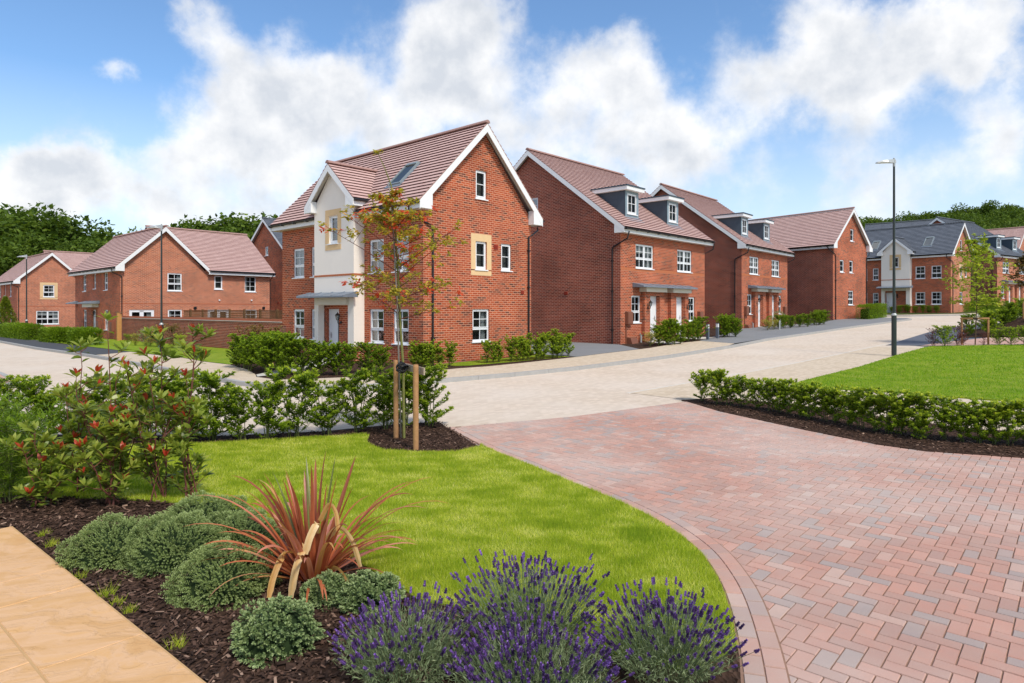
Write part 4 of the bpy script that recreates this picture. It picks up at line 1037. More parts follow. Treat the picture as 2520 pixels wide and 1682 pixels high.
# ---------- type three: two storeys, gable to the side with a wing
def house_wing(name, loc, rz, dz, label, group, near=True):
    root = empty(name, (loc[0], loc[1], 0), rz, label, 'house', group)
    W, G, LN, T = 10.0, 5.3, 9.75, 8.4; ZB = -1.2; z = lambda v: v+dz
    FG = Face((0, 0), (1, 0), (0, -1)); FF = Face((0, 0), (0, 1), (-1, 0)); FR = Face((W, 0), (0, 1), (1, 0)); FE = Face((0, LN), (1, 0), (0, 1)); FK = Face((G, T), (1, 0), (0, 1)); FG2 = Face((G, T), (0, 1), (1, 0))
    zz = lambda L: [tuple([o[0], z(o[1]), o[2], z(o[3])]+list(o[4:])) for o in L]
    if near:
        go = [(2.81, 3.19, 3.72, 4.38), (5.90, 3.36, 6.47, 4.33), (8.09, 3.23, 8.92, 4.34), (.51, -.15, 1.99, 1.93), (2.84, .75, 3.73, 1.93), (5.45, -.15, 6.92, 1.93), (8.11, .75, 8.98, 1.93)]
        st = ['S2', 'P2', 'G6', 'FD', 'S2', 'FD', 'S2']
    else:
        go = [(1.98, 3.19, 2.86, 4.32), (1.43, .61, 3.22, 1.88)]; st = ['S2', 'D']
    fo = [(2.47, 3.23, 3.25, 4.42), (4.93, 3.37, 5.45, 4.42), (7.15, 3.23, 7.93, 4.42), (2.40, .60, 3.12, 1.92), (7.05, .60, 7.80, 1.92)]
    mb = MB()
    wall_face(mb, FG, [(0, z(ZB)), (G, z(ZB)), (G, z(4.55)), (G/2, z(7.35)), (0, z(4.55))], zz([o for o in go if o[2] < G]), 0)
    wall_face(mb, FG, [(G, z(ZB)), (W, z(ZB)), (W, z(4.7)), (G, z(4.7))], zz([o for o in go if o[0] > G]), 0)
    wall_face(mb, FF, [(0, z(ZB)), (LN, z(ZB)), (LN, z(4.7)), (0, z(4.7))], zz(fo+[(4.98, -1.2, 5.90, 1.93, .2)]), 1)
    wall_face(mb, FR, [(0, z(ZB)), (T, z(ZB)), (T, z(4.6)), (T/2, z(7.75)), (0, z(4.6))], [], 0)
    wall_face(mb, FE, [(0, z(ZB)), (G, z(ZB)), (G, z(4.55)), (G/2, z(7.35)), (0, z(4.55))], [], 0)
    wall_face(mb, FK, [(0, z(ZB)), (W-G, z(ZB)), (W-G, z(4.7)), (0, z(4.7))], [], 0)
    mb.build('wall', ['brick_orange', 'brick_red'], root, recalc=False)
    for o, s_ in zip(go, st):
        window(root, FG, o[0], z(o[1]), o[2], z(o[3]), s_, 'blind_dark' if s_ != 'P2' else 'blind_grey', .05, sill=(s_ != 'FD'), name='french_door' if s_ == 'FD' else 'window')
    for o in fo: window(root, FF, o[0], z(o[1]), o[2], z(o[3]), 'S1n' if False else 'S2', 'blind_grey', .08)
    if not near:
        mb = MB(); a0, a1, b0, b1 = 1.72, 3.12, 2.97, 4.56
        for q in ((a0, a1, 4.325, b1), (a0, 1.975, 3.19, 4.323), (2.865, a1, 3.19, 4.323), (a0, a1, b0, 3.148)): fbox(mb, FG, q[0], q[1], z(q[2]), z(q[3]), -.02, .012)
        mb.build('stone_surround', 'stone_buff', root)
    door(root, FF, 4.99, 5.89, z(-.14), z(1.92), .15, 0)
    lead_canopy(root, FF, 4.1, 6.9, z(2.34), .62, lint=((4.35, 6.5, z(2.1), z(2.34), .42),))
    lead_canopy(root, FF, 9.0, 9.7, z(2.34), .62)
    wall_lamp(root, FF, 4.75, z(1.5)); meter_box(root, FF, 3.8, 4.28, z(.53), z(1.16), z(-.3)); meter_box(root, FF, 1.05, 1.5, z(.53), z(1.14), z(-.3))
    string_course(root, FG, .01, W-.01, z(2.28), .07, .004, 'brick_soldier')
    if near:
        for a, zq, s_, m_ in ((4.58, 2.05, .1, 'black_plastic'), (9.50, 2.06, .1, 'black_plastic'), (6.23, 2.6, .05, 'white_upvc'), (8.57, 2.62, .05, 'white_upvc')):
            v_ = MB(); v_.prism([(s_*math.cos(k*math.pi/6), s_*math.sin(k*math.pi/6)) for k in range(12)], lambda u, v, w: FG.P(a+u, z(zq)+v, w), .002, .1); v_.build('flue', m_, root)
    f1 = lambda r, c, q: (c, r, q+dz); f2 = lambda r, c, q: (r, c, q+dz)
    gable_roof(root, f1, -.28, LN+.28, -.36, G+.3, 4.62, 7.40, 'pink', W0=0, W1=G, boxes=(1, 0), fasc=(1, 0), gutters=(1, 0))
    r2 = gable_roof(root, f2, 2.9, W+.25, -.36, T+.36, 4.62, 7.80, 'pink', W0=0, W1=T, barge=(0, 1), fasc=(0, 1), gutters=(0, 1), name='wing_roof', boxes=(0, 0), cut=(G+.1, .02))
    # wing eave only starts beyond the gable
    b = MB(); b.box(G+.1, W+.2, -.34, -.315, z(4.38), z(4.59)); b.box(G+.1, W+.2, -.314, 0, z(4.385), z(4.4), 1); b.build('fascia', ['white_board', 'soffit'], root)
    gt = MB(); gt.tube([(G+.15, -.41, z(4.59)), (W+.25, -.41, z(4.59))], .055, 8); gt.build('gutter', 'black_plastic', root)
    downpipe(root, [(-.42, .3, z(4.55)), (-.4, .2, z(4.3)), (.0, -.06, z(4.08)), (.07, -.06, z(4.0)), (.07, -.06, z(ZB))])
    downpipe(root, [(W+.1, -.41, z(4.55)), (W+.02, -.3, z(4.3)), (W+.05, .05, z(4.1)), (W+.05, .05, z(ZB))])
    return root
house_wing('corner_house', (-24.82, 41.2), TH, 0, 'two-storey orange brick house with a long pink roof, behind the garden wall', 'brick houses of the estate')
house_wing('corner_house', (-45.64, 60.0), TH, -.06, 'furthest left brick house, one window in a buff stone square above a wide window', 'brick houses of the estate', near=False)

# further roofs behind
def plain_house(name, loc, rz, W, D, ze, zr, zb, label, tile, brick, wins=()):
    root = empty(name, (loc[0], loc[1], 0), rz, label, 'house', 'brick houses of the estate')
    mb = MB(); FF = Face((0, 0), (0, 1), (-1, 0)); FG = Face((0, 0), (1, 0), (0, -1)); FE = Face((0, D), (1, 0), (0, 1)); FB = Face((W, 0), (0, 1), (1, 0))
    gp = [(0, zb-1), (W, zb-1), (W, ze), (W/2, zr-.3), (0, ze)]; fp = [(0, zb-1), (D, zb-1), (D, ze), (0, ze)]
    wall_face(mb, FG, gp, list(wins)); wall_face(mb, FE, gp, []); wall_face(mb, FF, fp, []); wall_face(mb, FB, fp, [])
    mb.build('wall', brick, root, recalc=False)
    for o in wins: window(root, FG, *o, 'P2', 'blind_grey')
    gable_roof(root, lambda r, c, q: (c, r, q), -.28, D+.28, -.38, W+.38, ze, zr, tile, W0=0, W1=W)
    return root
plain_house('detached_house', (58.9, 76.0), math.radians(38.2), 6.0, 11.0, 8.6, 11.75, 3.0, 'plain pink roofed house at the far right edge, behind the grey roofed pair', 'pink', 'brick_orange')
plain_house('detached_house', (50.3, 76.8), math.radians(52), 8.0, 8.0, 8.6, 13.0, 2.8, 'small grey gable with white edges peeping over the grey roof', 'grey', 'brick_orange')

# ------------------------------------------------------------------ walls, fences, furniture
def garden_wall():
    a = Vector((-9.66, 27.29)); b = Vector((-24.72, 41.05)); d = (b-a); L = d.length; d.normalize(); n = Vector((-d.y, d.x))*1.0
    if n.dot(-a) < 0: n = -n
    F = Face((a.x, a.y), (d.x, d.y), (n.x, n.y))
    root = empty('garden_wall', (0, 0, 0), 0, 'long red brick garden wall with brick-on-edge coping between the nearest house and the house behind', 'wall')
    mb = MB(); zt = 1.40
    for k, dd in ((0, 0.0), (1, -.215)):
        mb.face([F.P(0, -1, dd), F.P(L, -1, dd), F.P(L, zt, dd), F.P(0, zt, dd)], 0, [(0, -1), (L, -1), (L, zt), (0, zt)])
    mb.face([F.P(L, -1, 0), F.P(L, -1, -.215), F.P(L, zt, -.215), F.P(L, zt, 0)], 0)
    mb.build('wall_body', 'brick_dark_shaded', root, recalc=False)
    mb = MB(); fbox(mb, F, 0, L, zt, zt+.03, -.245, .035); mb.build('creasing', 'concrete_slab', root)
    mb = MB(); n_ = int(L/.075)
    for i in range(n_): fbox(mb, F, L*i/n_+.004, L*(i+1)/n_-.004, zt+.031, zt+.135, -.215, 0.0)
    mb.build('coping', 'brick_soldier', root)
garden_wall()
def fence():
    a = Vector((-9.5, 31.2)); b = Vector((-21.0, 41.6)); d = b-a; L = d.length; d.normalize(); n = Vector((-d.y, d.x))
    if n.dot(-a) < 0: n = -n
    F = Face((a.x, a.y), (d.x, d.y), (n.x, n.y))
    root = empty('trellis_fence', (0, 0, 0), 0, 'timber board fence topped with dark square trellis behind the garden wall', 'fence')
    mb = MB(); x = 0
    while x < L: fbox(mb, F, x, x+.118, -.2, 1.48, -.01, .012 if int(x*10) % 2 else .004); x += .122
    mb.build('board_panel', 'timber_orange', root)
    mb = MB(); x = .02
    fbox(mb, F, 0, L, 1.49, 1.52, 0, .03); fbox(mb, F, 0, L, 1.86, 1.90, 0, .03)
    for zz_ in (1.59, 1.70, 1.79): fbox(mb, F, 0, L, zz_, zz_+.035, .0, .012)
    while x < L: fbox(mb, F, x, x+.045, 1.521, 1.859, .013, .028); x += .135
    mb.build('trellis', 'timber_dark', root)
    x = 0
    while x < L+.1:
        p = MB(); fbox(p, F, x-.05, x+.05, -.4, 1.96, -.12, -.02); p.build('post', 'timber_dark', root); x += 1.83
fence()
def gate():
    root = empty('garden_gate', (-24.35, 40.1, g(-24.35, 40.1)+.1), TH, 'tall orange timber gate post and panel where the garden wall meets the house', 'gate')
    mb = MB(); mb.box(-.02, .12, -.08, .08, -.3, 1.72); mb.build('post', 'timber_orange', root)
    mb = MB()
    for k in range(1): mb.box(.13+.12*k, .24+.12*k, -.02, .02, .03, 1.66)
    mb.box(.13, .24, .021, .05, .3, .4); mb.box(.13, .24, .021, .05, 1.35, 1.45); mb.build('gate_panel', 'timber_orange', root)
    mb = MB(); mb.box(-.06, .30, -.1, .1, 1.73, 1.78); mb.build('cap', 'timber_dark', root)
gate()

def street_lamp(x, y, h, label, arm_dir=math.pi, s=1.0):
    root = empty('street_lamp', (x, y, g(x, y)), 0, label, 'street lamp', 'street lamps')
    mb = MB(); b = 1.45*s
    mb.tube([(0, 0, -.2), (0, 0, b)], .084*s, 14); mb.box(-.005, .005, -.086*s, -.08*s, .45, .95); mb.build('base_post', 'pole_green', root, smooth=False)
    mb = MB(); mb.tube([(0, 0, b), (0, 0, b+.03), (0, 0, b+.09)], [.1*s, .1*s, .055*s], 14); mb.build('collar', 'galvanised', root)
    mb = MB(); mb.tube([(0, 0, b+.05), (0, 0, h-.15)], [.05*s, .036*s], 12); mb.build('pole', 'pole_green', root)
    mb = MB(); mb.tube([(0, 0, h-.2), (0, 0, h+.02)], .042, 10)
    ca, sa = math.cos(arm_dir), math.sin(arm_dir)
    P = lambda u, v, w: (u*ca-v*sa, u*sa+v*ca, w+h)
    prof = [(-.06, .035, -.07, .05), (.06, .05, -.07, .07), (.25, .10, -.06, .035), (.45, .12, -.065, .01), (.62, .07, -.075, -.035), (.66, .02, -.075, -.06)]
    for (u0, w0, a0, b0), (u1, w1, a1, b1) in zip(prof, prof[1:]):
        A = [P(u0, -w0, a0), P(u0, w0, a0), P(u0, w0*.6, b0), P(u0, -w0*.6, b0)]; B = [P(u1, -w1, a1), P(u1, w1, a1), P(u1, w1*.6, b1), P(u1, -w1*.6, b1)]
        for k in range(4): mb.face([A[k], A[(k+1) % 4], B[(k+1) % 4], B[k]])
    mb.tube([P(0, 0, .05), P(0, 0, .11)], .03, 8)
    lh = mb.build('lamp_head', 'galvanised', root)
    mb = MB(); mb.face([P(.2, -.08, -.066), P(.2, .08, -.066), P(.5, .09, -.072), P(.5, -.09, -.072)]); mb.build('diffuser', 'white_upvc', lh)
street_lamp(13.72, 23.35, 7.0, 'tallest dark green street lamp at the edge of the right-hand lawn', math.radians(180))
street_lamp(-15.5, 28.75, 5.65, 'dark street lamp standing at the corner in front of the garden wall', math.radians(180), .9)
street_lamp(-33.3, 44.6, 5.75, 'dark street lamp on the black footway at the far left', math.radians(180), .9)

def bollard(x, y, label):
    root = empty('bollard', (x, y, g(x, y)+.1), math.radians(46), label, 'bollard', 'lit bollards')
    mb = MB(); mb.box(-.06, .06, -.06, .06, -.1, .56); mb.box(-.066, .066, -.066, .066, .74, .765); mb.build('post', 'bollard_grey', root)
    mb = MB(); mb.box(-.056, .056, -.056, .056, .56, .74); mb.build('light_head', 'pot_white', root)
bollard(9.62, 31.95, 'grey square bollard with a white head nearer the brick pavement')
bollard(10.33, 32.7, 'grey square bollard with a white head nearer the round bush')
mb = MB(); mb.box(-.04, .04, -.04, .04, -.2, .55); o = mb.build('marker_post', 'galvanised'); o.location = (16.05, 39.0, g(16.05, 39.0)+.1); tag(o, 'short pale marker post by the shrubs in front of the second dormered houses', 'post')

# ------------------------------------------------------------------ plants
def sticks_mesh(name, segs, n=5):
    mb = MB()
    for pts, r in segs: mb.tube(pts, r, n, cap=False)
    return mb.mesh(name, True)

def shrub_meshes(h, w, nst, nl, L, W, seed, tint=(0.1, .75), topt=.25, droop=.25, low=.05, simple=False, conical=.5, updir=.5):
    """upright shrub with individual stems, leaves spread along twigs; lighter new growth at the tips"""
    rng = np.random.default_rng(seed); segs = []; lv = Leaves()
    tips = []
    for s in range(nst):
        a = rng.uniform(0, 6.28); r0 = rng.uniform(0, w*.12); top = h*rng.uniform(.72, 1.0)
        dx, dy = math.cos(a)*w*.28*rng.uniform(.2, 1), math.sin(a)*w*.28*rng.uniform(.2, 1)
        P = [np.array([math.cos(a)*r0, math.sin(a)*r0, -.03]), np.array([dx*.5, dy*.5, top*.4]), np.array([dx*.9, dy*.9, top*.75]), np.array([dx, dy, top])]
        segs.append(([tuple(p) for p in P], [.009*h, .007*h, .005*h, .0025*h])); tips.append((P[3], norm((P[3]-P[2])[None])[0]))
        for t in range(int(9*h+3)):
            k = rng.uniform(low, .97); i = min(2, int(k*3)); f = k*3-i; base = P[i]*(1-f)+P[i+1]*f
            aa = rng.uniform(0, 6.28); wl = w*.5*(1-conical*k)*rng.uniform(.5, 1.05)
            tip = base+np.array([math.cos(aa)*wl, math.sin(aa)*wl, wl*rng.uniform(.3, 1.0)])
            tip[2] = min(tip[2], h)
            segs.append(([tuple(base), tuple((base+tip)/2+np.array([0, 0, -.02*h])), tuple(tip)], [.0035*h, .003*h, .0015*h])); tips.append((tip, norm((tip-base)[None])[0]))
            m = 4
            for q in range(m):
                pass
            k2 = max(3, int(nl/(nst*(9*h+3))*.75)); u = rng.uniform(.15, 1, k2)
            B = base+(tip-base)*u[:, None]; dd = rdir(k2, -.2, .7, rng)+norm((tip-base)[None])*.6
            lv.add(B, dd, L*rng.uniform(.7, 1.15, k2), W*rng.uniform(.8, 1.1, k2), np.clip(rng.uniform(*tint, k2), 0, 1), droop, simple, fold=.25, rng=rng)
    nt = max(4, int(nl*.25/len(tips)))
    for p, d in tips:
        dd = rdir(nt, -.1, .9, rng)+np.array([0, 0, updir])+d*.4
        hi = (p[2]/h)
        lv.add(p+rng.normal(size=(nt, 3))*.006, dd, L*rng.uniform(.6, 1.0, nt), W*rng.uniform(.7, 1, nt), np.clip(rng.uniform(tint[1]-.15, tint[1]+topt*hi, nt), 0, 1), droop, simple, fold=.3, rng=rng)
    return sticks_mesh('stems', segs, 4), lv.mesh('foliage')

def add_plant(name, meshes, mats, x, y, off, rz, sc, label, cat, group=None, zs=None, parts=('stem', 'foliage'), extra=0):
    root = empty(name, (x, y, g(x, y)+off+extra), rz, label, cat, group)
    root.scale = (sc, sc, zs or sc)
    for me, m, pn in zip(meshes, mats, parts):
        if me is None: continue
        if not me.materials: me.materials.append(M[m])
        o = bpy.data.objects.new(pn, me); link(o, root)
    return root

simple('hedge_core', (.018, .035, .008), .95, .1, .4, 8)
# laurel hedge along the road side of the lawn
laurel = [shrub_meshes(1.0, .80, 6, 5600, .064, .021, 100+i, (0.02, .66), .36, .3, conical=.4) for i in range(5)]
hl = [(-7.59, 9.68, .94), (-7.14, 9.6, .92), (-6.84, 9.6, .70), (-6.52, 9.6, .83), (-6.16, 9.6, .95), (-5.75, 9.64, .98), (-5.36, 9.62, .92), (-5.03, 9.6, 1.01), (-4.7, 9.55, .98), (-4.39, 9.56, 1.04), (-4.0, 9.6, .79), (-3.64, 9.64, .85), (-3.30, 9.8, 1.08), (-2.86, 10.05, .87), (-2.43, 10.3, 1.0), (-2.06, 10.5, .98), (-1.72, 10.6, .86), (-1.36, 10.75, 1.02)]
for i, (x, y, h) in enumerate(hl):
    add_plant('laurel_shrub', laurel[i % 5], ('stem_green', 'leaf_laurel'), x, y, .02, i*1.7, h*.98, 'upright leafy laurel in the loose row along the far edge of the front lawn', 'shrub', 'young hedge along the front lawn')
hr = [(3.96, 13.5, .62), (4.12, 13.0, .68), (4.5, 12.75, .58), (4.85, 12.2, .58), (5.02, 11.8, .62), (5.15, 11.25, .62), (5.42, 10.9, .6), (5.56, 10.4, .64), (5.76, 9.95, .66), (6.05, 9.75, .66), (5.98, 9.5, .42), (6.33, 9.48, .62), (6.66, 9.25, .60), (6.98, 9.12, .62), (7.25, 9.05, .64), (4.28, 12.85, .54), (4.68, 12.42, .56), (4.95, 12.0, .55), (5.1, 11.5, .56), (5.3, 11.05, .56), (5.5, 10.6, .55), (5.66, 10.15, .56), (5.9, 9.87, .56), (6.5, 9.36, .55), (6.82, 9.18, .56), (7.5, 8.9, .66)]
low = [shrub_meshes(1.0, .9, 5, 3300, .085, .030, 130+i, (0.05, .70), .38, .3, conical=.35) for i in range(4)]
for i, (x, y, h) in enumerate(hr):
    add_plant('laurel_shrub', low[i % 4], ('stem_green', 'leaf_laurel'), x, y, .02, i*2.1, h, 'low leafy laurel in the hedge beside the red block drive', 'shrub', 'low hedge beside the block drive')

# shrubs in front of houses
bush = [shrub_meshes(1.0, .85, 7, 7000, .058, .025, 160+i, (0.05, .8), .25, .25, conical=.3) for i in range(4)]
fa = [(-8.81, 20.95, .87), (-7.9, 19.6, .97), (-7.1, 18.9, 1.16), (-6.4, 18.45, 1.17), (-5.88, 18.3, 1.02), (-5.39, 18.15, .97), (-4.95, 18.3, .92), (-4.6, 18.4, .86), (-4.2, 18.75, .9), (-3.85, 19.1, .78), (-8.4, 20.5, 1.1), (-7.5, 19.9, 1.15), (-6.9, 19.4, 1.2)]
for i, (x, y, h) in enumerate(fa):
    add_plant('privet_bush', bush[i % 4], ('stem_green', 'leaf_privet'), x, y, .1, i*1.3, h*.97, 'bright green bush in the clump before the front door of the nearest house', 'shrub', 'bushes before the nearest house')
thin = [shrub_meshes(1.0, .62, 5, 2300, .07, .03, 180+i, (0.05, .75), .2, .3) for i in range(3)]
ft = [(-3.0, 20.2, .83), (-2.75, 20.2, .66), (-2.5, 20.3, .79), (-2.28, 20.45, .79), (-1.98, 20.7, .82), (-.84, 21.8, .8), (-.45, 22.05, .74), (-.05, 22.3, .9), (.23, 22.5, .89), (.54, 22.75, .92), (.86, 22.9, .82), (1.11, 23.2, .99), (1.45, 23.5, 1.02), (1.81, 24.0, .87), (2.09, 24.3, .89), (-.65, 21.9, .7), (.4, 22.65, .8), (.98, 23.1, .85), (1.63, 23.75, .9), (-2.6, 20.35, .85), (-2.85, 20.2, .8)]
for i, (x, y, h) in enumerate(ft):
    add_plant('laurel_shrub', thin[i % 3], ('stem_green', 'leaf_laurel'), x, y, .1, i*1.9, h, 'thin young laurel in the sparse row along the side wall of the nearest house', 'shrub', 'sparse row beside the nearest gable wall')
fb = [(6.45, 28.7, .93), (6.95, 28.95, 1.15), (7.3, 29.2, 1.05), (7.6, 29.45, .88), (8.35, 30.8, .9), (8.75, 31.2, 1.0), (9.12, 31.65, 1.11), (10.85, 33.4, 1.1), (11.2, 33.7, 1.15), (11.5, 33.5, .95)]
for i, (x, y, h) in enumerate(fb):
    add_plant('privet_bush', bush[(i+1) % 4], ('stem_green', 'leaf_privet'), x, y, .1, i*1.1, h, 'round green bush in front of the first dormered pair of houses', 'shrub', 'bushes before the first dormered houses')
fc = [(16.44, 39.9, .85), (16.9, 40.3, .8), (17.39, 40.6, .78), (18.28, 41.3, .8), (18.93, 41.6, .83), (20.1, 43.0, .89), (20.6, 43.6, .98), (21.2, 44.2, .96)]
for i, (x, y, h) in enumerate(fc):
    add_plant('privet_bush', bush[(i+2) % 4], ('stem_green', 'leaf_privet'), x, y, .1, i*1.5, h*1.0, 'dark clipped bush along the footway past the second dormered houses', 'shrub', 'clipped bushes up the road')
yb = shrub_meshes(1.0, 1.3, 6, 1500, .08, .03, 210, (.1, .9), .1, .3, conical=.2)
add_plant('golden_shrub', yb, ('stem_green', 'leaf_yellow'), 15.2, 38.7, .1, 0, .62, 'yellow-leaved low shrub before the second dormered houses, left of the clipped bushes', 'shrub', 'golden shrubs')
add_plant('golden_shrub', yb, ('stem_green', 'leaf_yellow'), 15.75, 39.2, .1, 2, .58, 'second yellow-leaved low shrub, beside the white flower pot', 'shrub', 'golden shrubs')
add_plant('golden_shrub', yb, ('stem_green', 'leaf_yellow'), 6.05, 28.55, .1, 1, .6, 'small yellow-green shrub beside the brown gas box of the first dormered pair', 'shrub', 'golden shrubs')

def ball_mesh(n, r, L, W, seed, tint=(.1, .9), flat=1.0, simple=True, jitter=.12, hollow=.75):
    rng = np.random.default_rng(seed); lv = Leaves(); d = rdir(n, -.5, 1, rng)
    lump = 1+jitter*np.sin(d[:, 0]*5+seed)*np.cos(d[:, 1]*6)+rng.normal(size=n)*jitter*.5
    rr = r*(hollow+(1-hollow)*rng.uniform(0, 1, n)**.5)*lump
    P = d*rr[:, None]; P[:, 2] *= flat
    dd = d+rng.normal(size=(n, 3))*.55
    lv.add(P, dd, L*rng.uniform(.7, 1.2, n), W*rng.uniform(.8, 1.2, n), np.clip(rng.uniform(*tint, n), 0, 1), .1, simple, rng=rng)
    return lv.mesh('foliage')
# topiary and pot by the second pair of houses
tp = ball_mesh(500, .22, .05, .025, 5)
r_ = add_plant('topiary_ball', (sticks_mesh('stem', [([(0, 0, 0), (0, 0, .45)], .015)]), None), ('bark_brown', None), 15.9, 40.1, .1, 0, 1, 'small round topiary ball on a stem by a white front door', 'shrub')
o = link(bpy.data.objects.new('foliage', tp), r_); tp.materials.append(M['leaf_privet']); o.location = (0, 0, .58)
pr = empty('flower_pot', (17.1, 41.6, g(17.1, 41.6)+.15), 0, 'white planter pot with grey leaved plant by the second dormered houses', 'plant pot')
mb = MB(); mb.tube([(0, 0, 0), (0, 0, .45)], [.14, .2], 14); mb.build('pot', 'pot_white', pr)
me = ball_mesh(500, .36, .12, .02, 6); o = mesh_obj('foliage', me, 'leaf_lavender', pr); o.location = (0, 0, .62)

# clipped hedges (boxy)
def hedge_mesh(L, D, H, n, seed, leaf=.06):
    rng = np.random.default_rng(seed); lv = Leaves()
    P = rng.uniform(-.5, .5, (n, 3)); face = rng.integers(0, 5, n)
    s = rng.choice([-1, 1], n)*.5
    P[face == 0, 2] = .5; P[face == 1, 1] = -.5; P[face == 2, 1] = -.5; P[face == 3, 0] = s[face == 3]; P[face == 4, 2] = .5
    P = P*np.array([L, D, H])+np.array([0, 0, H/2]); P += rng.normal(size=P.shape)*.045
    P[:, 2] += .05*np.sin(P[:, 0]*3+seed)
    C = (P-np.array([0, 0, H/2]))/np.array([L, D, H]); dd = C*2+rng.normal(size=P.shape)*.6+np.array([0, 0, .3])
    P[:, 2] = np.maximum(P[:, 2], .02)
    lv.add(P, dd, leaf*rng.uniform(.7, 1.3, n), leaf*.5, np.clip(.35+.5*C[:, 2]*0+rng.uniform(-.3, .5, n), 0, 1), .1, True, rng=rng)
    core = MB(); core.box(-L*.42, L*.42, -D*.3, D*.3, 0, H*.78)  # solid dark block filling the hedge inside, used as the branches part
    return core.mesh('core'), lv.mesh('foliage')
def hedge(a, b, D, H, off, label, seed, mat='leaf_privet', n=8000, leaf=.08):
    A, B = Vector(a), Vector(b); L = (B-A).length; c = (A+B)/2; rz = math.atan2((B-A).y, (B-A).x)
    cm, fm = hedge_mesh(L, D, H, n, seed, leaf)
    r = add_plant('hedge', (cm, fm), ('hedge_core', mat), c.x, c.y, off, rz, 1, label, 'hedge', parts=('branches', 'foliage')); r.rotation_euler[1] = -math.atan2(g(*b)-g(*a), L); return r
hedge((27.3, 50.6), (30.6, 54.0), .9, 1.0, .1, 'clipped box-shaped hedge beside the gable of the end-on house across the road', 1)
hedge((42.6, 62.3), (46.5, 64.6), .9, .8, .1, 'long clipped hedge on the rise beside the grey roofed house with the bay', 2, n=11000)
hedge((46.9, 64.9), (49.0, 66.0), .9, 1.1, .1, 'short clipped hedge at the right end of the grey roofed bay house', 3)
for i, (x, y, h) in enumerate([(37.1, 62.2, .73), (37.6, 61.8, .81), (38.1, 61.4, .69), (38.55, 61.0, .75), (38.97, 60.75, .68), (39.43, 60.4, .71), (41.3, 61.4, .66), (36.6, 62.6, .6)]):
    add_plant('privet_bush', bush[i % 4], ('stem_green', 'leaf_privet'), x, y, .1, i, h, 'small dark bush in the row under the windows of the grey roofed bay house', 'shrub', 'bushes under the bay house windows')

# far-left shrubs and hedges
for a, b, H, lb, sd in (((-37.2, 47.9), (-31.0, 42.3), .88, 'clipped dark hedge at the far left beside the street lamp', 4), ((-28.6, 40.1), (-26.0, 37.9), .72, 'long clipped hedge before the far left house, nearer the gap', 5), ((-24.6, 36.8), (-22.4, 34.8), .76, 'clipped hedge before the narrow windows of the corner house', 6)):
    hedge(a, b, .8, H, .1, lb, sd, n=11000, leaf=.10)
con = []
def conifer_mesh(h, r, n, seed):
    rng = np.random.default_rng(seed); lv = Leaves(); t = rng.uniform(0, 1, n)**.8; a = rng.uniform(0, 6.28, n)
    rad = r*(1-t)**.85*(.8+.25*np.sin(a*5+t*20)+rng.uniform(-.15, .15, n)); P = np.stack([rad*np.cos(a), rad*np.sin(a), .05+t*h], 1)
    dd = np.stack([np.cos(a), np.sin(a), rng.uniform(.2, 1.4, n)], 1)+rng.normal(size=(n, 3))*.3
    lv.add(P, dd, .16*rng.uniform(.6, 1.2, n), .06, np.clip(rng.uniform(0, 1, n), 0, 1), .1, True, rng=rng); return lv.mesh('foliage')
cm = conifer_mesh(2.9, 1.0, 5000, 3)
add_plant('conifer', (sticks_mesh('trunk', [([(0, 0, 0), (0, 0, 2.5)], [.08, .02])]), cm), ('bark_brown', 'leaf_conifer'), -38.5, 49.4, .1, 0, 1.0, 'golden green conifer behind the hedge at the far left edge', 'conifer', parts=('trunk', 'crown'))
rs = shrub_meshes(1.0, .9, 6, 900, .08, .03, 240, (.1, .9), .1, .3, conical=.2)
for i, (x, y, s, lf, lb) in enumerate([(-20.9, 35.4, .5, 'leaf_privet', 'small dark green shrub beside the gate post against the garden wall'), (-19.9, 34.3, .55, 'leaf_yellow', 'yellow green shrub at the left end of the bed under the garden wall'), (-19.2, 34.0, .75, 'leaf_lavender', 'grey-green spiky shrub in the middle of the bed under the garden wall'), (-18.5, 33.2, .6, 'leaf_yellow', 'golden shrub just left of the corner street lamp'), (-17.8, 32.8, .9, 'leaf_yellow', 'tallest golden shrub beside the corner street lamp'), (-16.4, 31.6, 1.0, 'leaf_bronze', 'bronze leaved bush just right of the corner street lamp'), (-15.6, 30.6, .62, 'leaf_lime', 'lime yellow spotted shrub in front of the bronze bush'), (-31.3, 42.9, .8, 'leaf_purple', 'reddish twiggy shrub between the hedges at the far left')]):
    st, fo_ = rs[0], rs[1].copy(); fo_.materials.clear()
    st2 = st.copy(); st2.materials.clear()
    add_plant('garden_shrub', (st2, fo_), ('stem_green', lf), x, y, .1, i, s*1.2, lb, 'shrub')
bz = shrub_meshes(1.0, .6, 4, 500, .07, .03, 250, (.1, .9), .1, .3)
for i, (x, y, h) in enumerate([(-9.9, 24.2, 1.35), (-9.0, 23.2, 1.45), (-8.2, 22.3, 1.4)]):
    add_plant('bronze_shrub', bz, ('stem_red', 'leaf_bronze'), x, y, .1, i*2, h, 'tall thin bronze shrub behind bushes at the left corner of the nearest house', 'shrub', 'bronze shrubs by the nearest house')

